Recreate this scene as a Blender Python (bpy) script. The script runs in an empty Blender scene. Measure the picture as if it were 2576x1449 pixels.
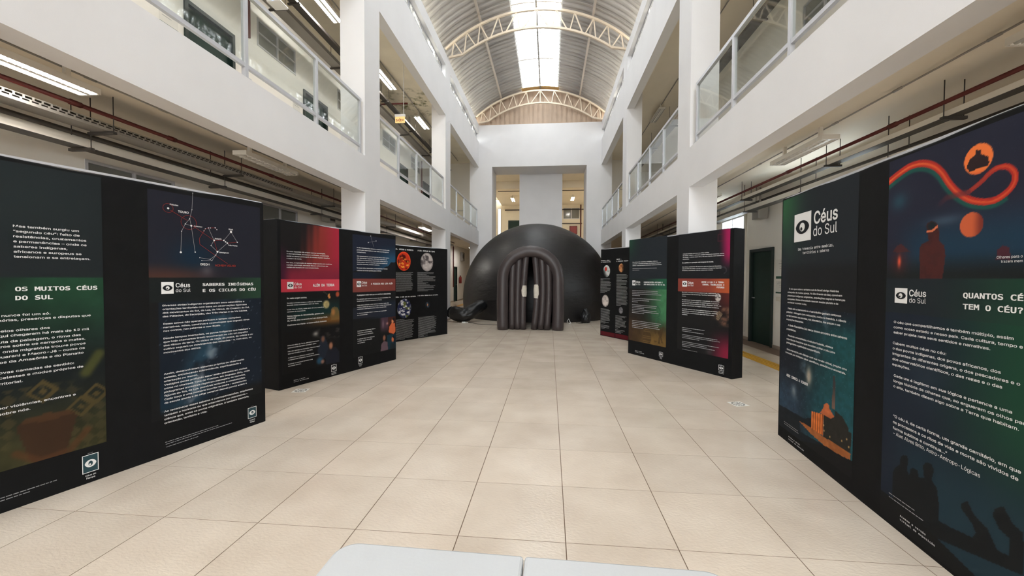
import bpy, math, os, random
import numpy as np
from mathutils import Matrix, Vector

random.seed(7)
RNG = np.random.default_rng(7)
scn = bpy.context.scene
COL = scn.collection

# ------------------------------------------------------------------ camera
CAM_H, YAW, PITCH, ROLL, FPX = 1.4486, 0.0927, 0.0248, 0.0042, 1012.96
cd = bpy.data.cameras.new('camera')
cd.sensor_width = 36.0
cd.lens = FPX / 2576.0 * 36.0
cd.clip_start = 0.05
cam = bpy.data.objects.new('camera', cd)
COL.objects.link(cam)
fw = Vector((-math.sin(YAW) * math.cos(PITCH), math.cos(YAW) * math.cos(PITCH), -math.sin(PITCH)))
rt0 = Vector((math.cos(YAW), math.sin(YAW), 0))
up0 = rt0.cross(fw)
rt = rt0 * math.cos(ROLL) + up0 * math.sin(ROLL)
up = up0 * math.cos(ROLL) - rt0 * math.sin(ROLL)
cm = Matrix((rt, up, -fw)).transposed().to_4x4()
cm.translation = Vector((0, 0, CAM_H))
cam.matrix_world = cm
scn.camera = cam

# ------------------------------------------------------------------ sky, daylight portals, exposure
world = bpy.data.worlds.new('overcast_sky')
scn.world = world
world.use_nodes = True
wn = world.node_tree
bgn = wn.nodes['Background']
bgn.inputs['Color'].default_value = (0.925, 0.975, 1.0, 1)
bgn.inputs['Strength'].default_value = 12.5

def portal(name, loc, rot, sx, sy):
    ld = bpy.data.lights.new(name, 'AREA')
    ld.shape = 'RECTANGLE'; ld.size = sx; ld.size_y = sy
    ld.cycles.is_portal = True
    o = bpy.data.objects.new(name, ld); COL.objects.link(o)
    o.location = loc; o.rotation_euler = rot
    return o
portal('skylight_portal', (-0.48, 1.45, 10.75), (0, 0, 0), 1.75, 35.0)
portal('gable_portal', (-0.5, -16.1, 6.9), (math.radians(90), 0, 0), 5.7, 6.2)
portal('left_corridor_portal', (-4.68, -4.65, 1.6), (math.radians(90), 0, 0), 2.1, 3.2)
portal('right_corridor_portal', (3.65, -4.65, 1.3), (math.radians(90), 0, 0), 2.1, 2.6)

vs = scn.view_settings
vs.view_transform = 'Standard'; vs.look = 'None'; vs.gamma = 1.0; vs.use_curve_mapping = False
vs.exposure = 0.42
scn.cycles.use_denoising = True
scn.cycles.use_adaptive_sampling = True
scn.cycles.adaptive_threshold = 0.05
scn.cycles.max_bounces = 10
scn.cycles.diffuse_bounces = 8
scn.cycles.glossy_bounces = 4
scn.cycles.transparent_max_bounces = 12
scn.cycles.caustics_reflective = False
scn.cycles.caustics_refractive = False
scn.cycles.sample_clamp_indirect = 6.0

# ------------------------------------------------------------------ helpers
def lin(c):
    c = np.asarray(c, float) / 255.0
    return np.where(c <= 0.04045, c / 12.92, ((c + 0.055) / 1.055) ** 2.4)

def rgb(r, g, b):
    return tuple(float(x) for x in lin((r, g, b)))

MATS = {}
def mat(name, color, rough=0.6, metal=0.0, var=0.0, vscale=3.0, bump=0.0, bscale=40.0, spec=0.5, emit=None, estr=0.0, rnd=0.0, stain=None):
    m = bpy.data.materials.new(name); m.use_nodes = True
    nt = m.node_tree; p = nt.nodes['Principled BSDF']
    p.inputs['Base Color'].default_value = (*color, 1)
    p.inputs['Roughness'].default_value = rough
    p.inputs['Metallic'].default_value = metal
    p.inputs['Specular IOR Level'].default_value = spec
    if emit:
        p.inputs['Emission Color'].default_value = (*emit, 1); p.inputs['Emission Strength'].default_value = estr
    tc = None
    if var or bump or stain:
        tc = nt.nodes.new('ShaderNodeNewGeometry')
    cur = None
    if var or rnd:
        mx = nt.nodes.new('ShaderNodeHueSaturation'); mx.inputs['Color'].default_value = (*color, 1)
        add = nt.nodes.new('ShaderNodeMath'); add.operation = 'ADD'; add.inputs[0].default_value = 1.0
        add.inputs[1].default_value = 0.0
        if var:
            nz = nt.nodes.new('ShaderNodeTexNoise'); nz.inputs['Scale'].default_value = vscale; nz.inputs['Detail'].default_value = 4
            nt.links.new(tc.outputs['Position'], nz.inputs['Vector'])
            mr = nt.nodes.new('ShaderNodeMapRange'); mr.inputs['From Min'].default_value = 0.3; mr.inputs['From Max'].default_value = 0.7
            mr.inputs['To Min'].default_value = -var; mr.inputs['To Max'].default_value = var
            nt.links.new(nz.outputs['Fac'], mr.inputs['Value']); nt.links.new(mr.outputs['Result'], add.inputs[1])
        last = add
        if rnd:
            oi = nt.nodes.new('ShaderNodeObjectInfo')
            mr2 = nt.nodes.new('ShaderNodeMapRange'); mr2.inputs['To Min'].default_value = -rnd; mr2.inputs['To Max'].default_value = rnd
            nt.links.new(oi.outputs['Random'], mr2.inputs['Value'])
            a2 = nt.nodes.new('ShaderNodeMath'); a2.operation = 'ADD'
            nt.links.new(add.outputs[0], a2.inputs[0]); nt.links.new(mr2.outputs['Result'], a2.inputs[1]); last = a2
        nt.links.new(last.outputs[0], mx.inputs['Value'])
        cur = mx.outputs['Color']
    if stain:
        scol, centre, radius = stain
        d = nt.nodes.new('ShaderNodeVectorMath'); d.operation = 'DISTANCE'; d.inputs[1].default_value = centre
        nt.links.new(tc.outputs['Position'], d.inputs[0])
        mr = nt.nodes.new('ShaderNodeMapRange'); mr.inputs['From Min'].default_value = radius; mr.inputs['From Max'].default_value = radius * 0.3
        nt.links.new(d.outputs['Value'], mr.inputs['Value'])
        nz = nt.nodes.new('ShaderNodeTexNoise'); nz.inputs['Scale'].default_value = 3.2; nz.inputs['Detail'].default_value = 8; nz.inputs['Roughness'].default_value = 0.7
        nt.links.new(tc.outputs['Position'], nz.inputs['Vector'])
        r2 = nt.nodes.new('ShaderNodeMapRange'); r2.inputs['From Min'].default_value = 0.5; r2.inputs['From Max'].default_value = 0.62
        nt.links.new(nz.outputs['Fac'], r2.inputs['Value'])
        mu = nt.nodes.new('ShaderNodeMath'); mu.operation = 'MULTIPLY'
        nt.links.new(mr.outputs['Result'], mu.inputs[0]); nt.links.new(r2.outputs['Result'], mu.inputs[1])
        mixc = nt.nodes.new('ShaderNodeMix'); mixc.data_type = 'RGBA'
        mixc.inputs['B'].default_value = (*scol, 1)
        if cur is None: mixc.inputs['A'].default_value = (*color, 1)
        else: nt.links.new(cur, mixc.inputs['A'])
        nt.links.new(mu.outputs[0], mixc.inputs['Factor'])
        cur = mixc.outputs['Result']
    if cur is not None:
        nt.links.new(cur, p.inputs['Base Color'])
    if bump:
        nb = nt.nodes.new('ShaderNodeTexNoise'); nb.inputs['Scale'].default_value = bscale; nb.inputs['Detail'].default_value = 3
        nt.links.new(tc.outputs['Position'], nb.inputs['Vector'])
        bn = nt.nodes.new('ShaderNodeBump'); bn.inputs['Strength'].default_value = bump; bn.inputs['Distance'].default_value = 0.01
        nt.links.new(nb.outputs['Fac'], bn.inputs['Height']); nt.links.new(bn.outputs['Normal'], p.inputs['Normal'])
    MATS[name] = m
    return m

class MB:
    """collects boxes, tubes and faces; build() links them as one mesh object"""
    def __init__(s): s.v = []; s.f = []; s.sm = []
    def add(s, vs_, fs_, smooth=False):
        b = len(s.v); s.v += [tuple(map(float, p)) for p in vs_]
        for f in fs_: s.f.append(tuple(b + i for i in f)); s.sm.append(smooth)
        return s
    def box(s, x0, x1, y0, y1, z0, z1):
        vs_ = [(x0,y0,z0),(x1,y0,z0),(x1,y1,z0),(x0,y1,z0),(x0,y0,z1),(x1,y0,z1),(x1,y1,z1),(x0,y1,z1)]
        return s.add(vs_, [(3,2,1,0),(4,5,6,7),(0,1,5,4),(1,2,6,5),(2,3,7,6),(3,0,4,7)])
    def tube(s, pts, r, n=8, caps=True, smooth=True, square=False):
        pts = [Vector(p) for p in pts]
        rs = r if isinstance(r, (list, tuple)) else [r] * len(pts)
        rings = []
        prev = None
        for i, p in enumerate(pts):
            if i == 0: t = pts[1] - p
            elif i == len(pts) - 1: t = p - pts[i-1]
            else: t = (pts[i+1] - p).normalized() + (p - pts[i-1]).normalized()
            t.normalize()
            if prev is None:
                ref = Vector((0,0,1)) if abs(t.z) < 0.9 else Vector((1,0,0))
                a = t.cross(ref).normalized()
            else:
                a = (prev - t * prev.dot(t)).normalized()
            prev = a
            b = t.cross(a)
            ring = []
            for k in range(n):
                th = 2 * math.pi * (k + (0.5 if square else 0)) / n
                rr = rs[i] * (math.sqrt(2) if square else 1)
                ring.append(p + a * (rr * math.cos(th)) + b * (rr * math.sin(th)))
            rings.append(ring)
        vs_ = [q for ring in rings for q in ring]
        fs_ = []
        for i in range(len(pts) - 1):
            for k in range(n):
                fs_.append((i*n+k, i*n+(k+1)%n, (i+1)*n+(k+1)%n, (i+1)*n+k))
        if caps:
            fs_.append(tuple(range(n-1, -1, -1))); fs_.append(tuple((len(pts)-1)*n + k for k in range(n)))
        return s.add(vs_, fs_, smooth and not square)
    def bar(s, p, q, r): return s.tube([p, q], r, 4, square=True)
    def disc(s, c, r, n=24, axis='z'):
        vs_ = []
        for k in range(n):
            a = 2*math.pi*k/n
            if axis == 'z': vs_.append((c[0]+r*math.cos(a), c[1]+r*math.sin(a), c[2]))
            else: vs_.append((c[0]+r*math.cos(a), c[1], c[2]+r*math.sin(a)))
        return s.add(vs_, [tuple(range(n))])
    def build(s, name, m, parent=None, bevel=0.0):
        me = bpy.data.meshes.new(name)
        me.from_pydata(s.v, [], s.f)
        me.polygons.foreach_set('use_smooth', s.sm)
        me.materials.append(m)
        me.update()
        o = bpy.data.objects.new(name, me)
        COL.objects.link(o)
        if parent is not None: o.parent = parent
        if bevel:
            bv = o.modifiers.new('bevel', 'BEVEL'); bv.width = bevel; bv.segments = 2; bv.limit_method = 'ANGLE'
        return o

def box(x0, x1, y0, y1, z0, z1): return MB().box(x0, x1, y0, y1, z0, z1)

def tag(o, label=None, cat=None, group=None, kind=None):
    if label: o['label'] = label
    if cat: o['category'] = cat
    if group: o['group'] = group
    if kind: o['kind'] = kind
    return o

def thing(name, label, cat, loc=(0, 0, 0), rz=0.0, group=None, kind=None):
    o = bpy.data.objects.new(name, None); COL.objects.link(o)
    o.empty_display_size = 0.1
    o.location = loc; o.rotation_euler = (0, 0, rz)
    return tag(o, label, cat, group, kind)

def struct(o, label):
    o['kind'] = 'structure'; o['label'] = label
    return o

def copy_tree(o, parent=None):
    c = o.copy(); COL.objects.link(c)
    if parent is not None: c.parent = parent
    for ch in list(o.children): copy_tree(ch, c)
    return c

# ------------------------------------------------------------------ materials
WALL = mat('white_wall_paint', rgb(225, 224, 225), 0.7, var=0.025, vscale=1.3, bump=0.06, bscale=90)
WALLIN = mat('corridor_wall_paint', rgb(238, 235, 229), 0.7, var=0.03, vscale=1.1, bump=0.05, bscale=90)
CREAM = mat('cream_wall_paint', rgb(226, 218, 200), 0.7, var=0.03, vscale=1.0)
SOFFIT = mat('beige_ceiling_paint', rgb(232, 222, 204), 0.8, var=0.04, vscale=0.9)
SOFFITST = mat('stained_ceiling_paint', rgb(230, 222, 204), 0.8, var=0.08, vscale=1.4, stain=(rgb(92, 92, 34), (-4.5, 13.5, 7.35), 1.5))
ALU = mat('brushed_aluminium', rgb(196, 197, 202), 0.35, 0.35, var=0.03)
STEELP = mat('cream_painted_steel', rgb(214, 198, 176), 0.5, var=0.04)
PURL = mat('grey_painted_steel', rgb(176, 166, 156), 0.5, 0.2)
SHEET = mat('galvanised_roof_sheet', rgb(166, 162, 158), 0.7, 0.0, var=0.06, vscale=1.7)
GABLE = mat('tan_metal_cladding', rgb(180, 158, 138), 0.6, 0.0, var=0.08, vscale=2.0, rnd=0.05)
GROUT = mat('brown_grout', rgb(120, 100, 84), 0.9)
DOORG = mat('dark_green_door_paint', rgb(14, 44, 36), 0.7)
DOORF = mat('dark_green_frame_paint', rgb(9, 30, 24), 0.45)
BASEB = mat('grey_beige_baseboard', rgb(170, 156, 142), 0.5)
REDP = mat('red_pipe_paint', rgb(84, 22, 15), 0.6)
GALV = mat('galvanised_steel', rgb(150, 146, 140), 0.4, 0.5, var=0.06)
DARKM = mat('dark_metal', rgb(70, 66, 62), 0.5, 0.4)
PVC = mat('pale_pvc', rgb(222, 216, 204), 0.45)
WHITEP = mat('white_plastic', rgb(238, 238, 236), 0.4, var=0.01)
TABLEW = mat('white_table_plastic', rgb(200, 203, 206), 0.42, var=0.012, vscale=9, bump=0.03, bscale=120)
BLACKF = mat('black_stretch_fabric', rgb(16, 16, 17), 0.85, var=0.15, vscale=7, spec=0.2, bump=0.25, bscale=6)
TUBEON = mat('lit_fluorescent_tube', rgb(255, 255, 255), 0.4, emit=(1.0, 0.965, 0.91), estr=72.0)
TUBEOFF = mat('unlit_fluorescent_tube', rgb(214, 212, 206), 0.3)
LAMPB = mat('lamp_enamel', rgb(222, 218, 210), 0.35)
YELLOW = mat('yellow_tactile_rubber', rgb(196, 148, 34), 0.6, var=0.06)
INK = mat('white_print_ink', rgb(226, 226, 226), 0.7, spec=0.2)
STAMP = mat('grey_stamp_ink', rgb(96, 94, 90), 0.7)
INKD = mat('dark_print_ink', rgb(24, 26, 30), 0.7, spec=0.2)
INKG = mat('grey_print_ink', rgb(150, 150, 152), 0.7, spec=0.2)
INKR = mat('red_print_ink', rgb(150, 46, 32), 0.7, spec=0.2)
BLACKP = mat('black_plastic', rgb(18, 18, 19), 0.4)
PAPER = mat('paper', rgb(226, 224, 218), 0.7)
GREENINK = mat('green_print_ink', rgb(40, 84, 66), 0.6)
DIMPANE = mat('grey_dim_room_pane', rgb(118, 120, 116), 0.12)  # grey of the dark room behind the glass is painted into the pane
DAYL = mat('dusty_window_pane', rgb(150, 156, 156), 0.1)

def glass(name, tint, refl=1.0):
    m = bpy.data.materials.new(name); m.use_nodes = True
    nt = m.node_tree; nt.nodes.clear()
    out = nt.nodes.new('ShaderNodeOutputMaterial')
    tr = nt.nodes.new('ShaderNodeBsdfTransparent'); tr.inputs['Color'].default_value = (*tint, 1)
    gl = nt.nodes.new('ShaderNodeBsdfGlossy'); gl.inputs['Roughness'].default_value = 0.015; gl.inputs['Color'].default_value = (1, 1, 1, 1)
    fr = nt.nodes.new('ShaderNodeLayerWeight'); fr.inputs['Blend'].default_value = 0.5
    pw = nt.nodes.new('ShaderNodeMath'); pw.operation = 'POWER'; pw.inputs[1].default_value = 3.6
    nt.links.new(fr.outputs['Facing'], pw.inputs[0])
    mu = nt.nodes.new('ShaderNodeMath'); mu.operation = 'MULTIPLY_ADD'; mu.inputs[1].default_value = 0.46 * refl; mu.inputs[2].default_value = 0.02; mu.use_clamp = True
    mx = nt.nodes.new('ShaderNodeMixShader')
    nt.links.new(pw.outputs[0], mu.inputs[0]); nt.links.new(mu.outputs[0], mx.inputs[0])
    nt.links.new(tr.outputs[0], mx.inputs[1]); nt.links.new(gl.outputs[0], mx.inputs[2]); nt.links.new(mx.outputs[0], out.inputs[0])
    return m
GLASS = glass('railing_glass', (0.92, 0.945, 0.935))

CLEAR = glass('clear_window_glass', (0.9, 0.93, 0.94), 0.8)

def skylight_mat():
    m = bpy.data.materials.new('dirty_translucent_sheet'); m.use_nodes = True
    nt = m.node_tree; nt.nodes.clear()
    out = nt.nodes.new('ShaderNodeOutputMaterial')
    g = nt.nodes.new('ShaderNodeNewGeometry')
    mp = nt.nodes.new('ShaderNodeMapping'); mp.inputs['Scale'].default_value = (1.0, 2.6, 1.0)
    nz = nt.nodes.new('ShaderNodeTexNoise'); nz.inputs['Scale'].default_value = 2.6; nz.inputs['Detail'].default_value = 9; nz.inputs['Roughness'].default_value = 0.72; nz.inputs['Distortion'].default_value = 0.6
    nt.links.new(g.outputs['Position'], mp.inputs['Vector']); nt.links.new(mp.outputs['Vector'], nz.inputs['Vector'])
    mr = nt.nodes.new('ShaderNodeMapRange'); mr.inputs['From Min'].default_value = 0.46; mr.inputs['From Max'].default_value = 0.63
    mr.inputs['To Min'].default_value = 0.045; mr.inputs['To Max'].default_value = 0.9
    nt.links.new(nz.outputs['Fac'], mr.inputs['Value'])
    tr = nt.nodes.new('ShaderNodeBsdfTransparent')
    df = nt.nodes.new('ShaderNodeBsdfDiffuse'); df.inputs['Color'].default_value = (0.5, 0.49, 0.47, 1)
    mx = nt.nodes.new('ShaderNodeMixShader')
    nt.links.new(mr.outputs['Result'], mx.inputs[0]); nt.links.new(df.outputs[0], mx.inputs[1]); nt.links.new(tr.outputs[0], mx.inputs[2])
    nt.links.new(mx.outputs[0], out.inputs[0])
    return m
SKYL = skylight_mat()

def tile_mat():
    m = bpy.data.materials.new('beige_porcelain_tile'); m.use_nodes = True
    nt = m.node_tree; p = nt.nodes['Principled BSDF']
    g = nt.nodes.new('ShaderNodeNewGeometry'); oi = nt.nodes.new('ShaderNodeObjectInfo')
    nz = nt.nodes.new('ShaderNodeTexNoise'); nz.inputs['Scale'].default_value = 2.2; nz.inputs['Detail'].default_value = 6
    nt.links.new(g.outputs['Position'], nz.inputs['Vector'])
    rp = nt.nodes.new('ShaderNodeValToRGB')
    rp.color_ramp.elements[0].position = 0.3; rp.color_ramp.elements[0].color = (*rgb(208, 193, 176), 1)
    rp.color_ramp.elements[1].position = 0.7; rp.color_ramp.elements[1].color = (*rgb(224, 211, 195), 1)
    nt.links.new(nz.outputs['Fac'], rp.inputs[0])
    hs = nt.nodes.new('ShaderNodeHueSaturation')
    mr = nt.nodes.new('ShaderNodeMapRange'); mr.inputs['To Min'].default_value = 0.955; mr.inputs['To Max'].default_value = 1.035
    nt.links.new(oi.outputs['Random'], mr.inputs['Value']); nt.links.new(mr.outputs[0], hs.inputs['Value']); nt.links.new(rp.outputs[0], hs.inputs['Color'])
    nt.links.new(hs.outputs[0], p.inputs['Base Color'])
    p.inputs['Roughness'].default_value = 0.21
    p.inputs['Specular IOR Level'].default_value = 0.45
    mp = nt.nodes.new('ShaderNodeMapping'); mp.inputs['Rotation'].default_value = (0, 0, 0.7); mp.inputs['Scale'].default_value = (1.0, 1.7, 1.0)
    nt.links.new(g.outputs['Position'], mp.inputs['Vector'])
    n2 = nt.nodes.new('ShaderNodeTexNoise'); n2.inputs['Scale'].default_value = 42; n2.inputs['Detail'].default_value = 3; n2.inputs['Distortion'].default_value = 0.3
    nt.links.new(mp.outputs[0], n2.inputs['Vector'])
    b = nt.nodes.new('ShaderNodeBump'); b.inputs['Strength'].default_value = 0.4; b.inputs['Distance'].default_value = 0.004
    nt.links.new(n2.outputs['Fac'], b.inputs['Height']); nt.links.new(b.outputs[0], p.inputs['Normal'])
    return m
TILE = tile_mat()

def attr_mat(name, rough=0.8, spec=0.2):
    m = bpy.data.materials.new(name); m.use_nodes = True
    nt = m.node_tree; p = nt.nodes['Principled BSDF']
    a = nt.nodes.new('ShaderNodeAttribute'); a.attribute_name = 'Col'
    nt.links.new(a.outputs['Color'], p.inputs['Base Color'])
    p.inputs['Roughness'].default_value = rough; p.inputs['Specular IOR Level'].default_value = spec
    return m
PRINT = attr_mat('printed_fabric')

def dome_mat():
    m = bpy.data.materials.new('black_inflatable_nylon'); m.use_nodes = True
    nt = m.node_tree; p = nt.nodes['Principled BSDF']
    p.inputs['Base Color'].default_value = (*rgb(25, 23, 23), 1)
    p.inputs['Roughness'].default_value = 0.47
    p.inputs['Specular IOR Level'].default_value = 0.5
    g = nt.nodes.new('ShaderNodeNewGeometry')
    n1 = nt.nodes.new('ShaderNodeTexNoise'); n1.inputs['Scale'].default_value = 2.2; n1.inputs['Detail'].default_value = 5; n1.inputs['Distortion'].default_value = 0.2
    mp = nt.nodes.new('ShaderNodeMapping'); mp.inputs['Scale'].default_value = (1, 1, 2.2)
    nt.links.new(g.outputs['Position'], mp.inputs['Vector']); nt.links.new(mp.outputs[0], n1.inputs['Vector'])
    b = nt.nodes.new('ShaderNodeBump'); b.inputs['Strength'].default_value = 0.45; b.inputs['Distance'].default_value = 0.04
    nt.links.new(n1.outputs['Fac'], b.inputs['Height']); nt.links.new(b.outputs[0], p.inputs['Normal'])
    return m
NYLON = dome_mat()
NYLON2 = mat('dark_brown_inflatable_nylon', rgb(58, 50, 50), 0.45, bump=0.25, bscale=9)
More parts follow.
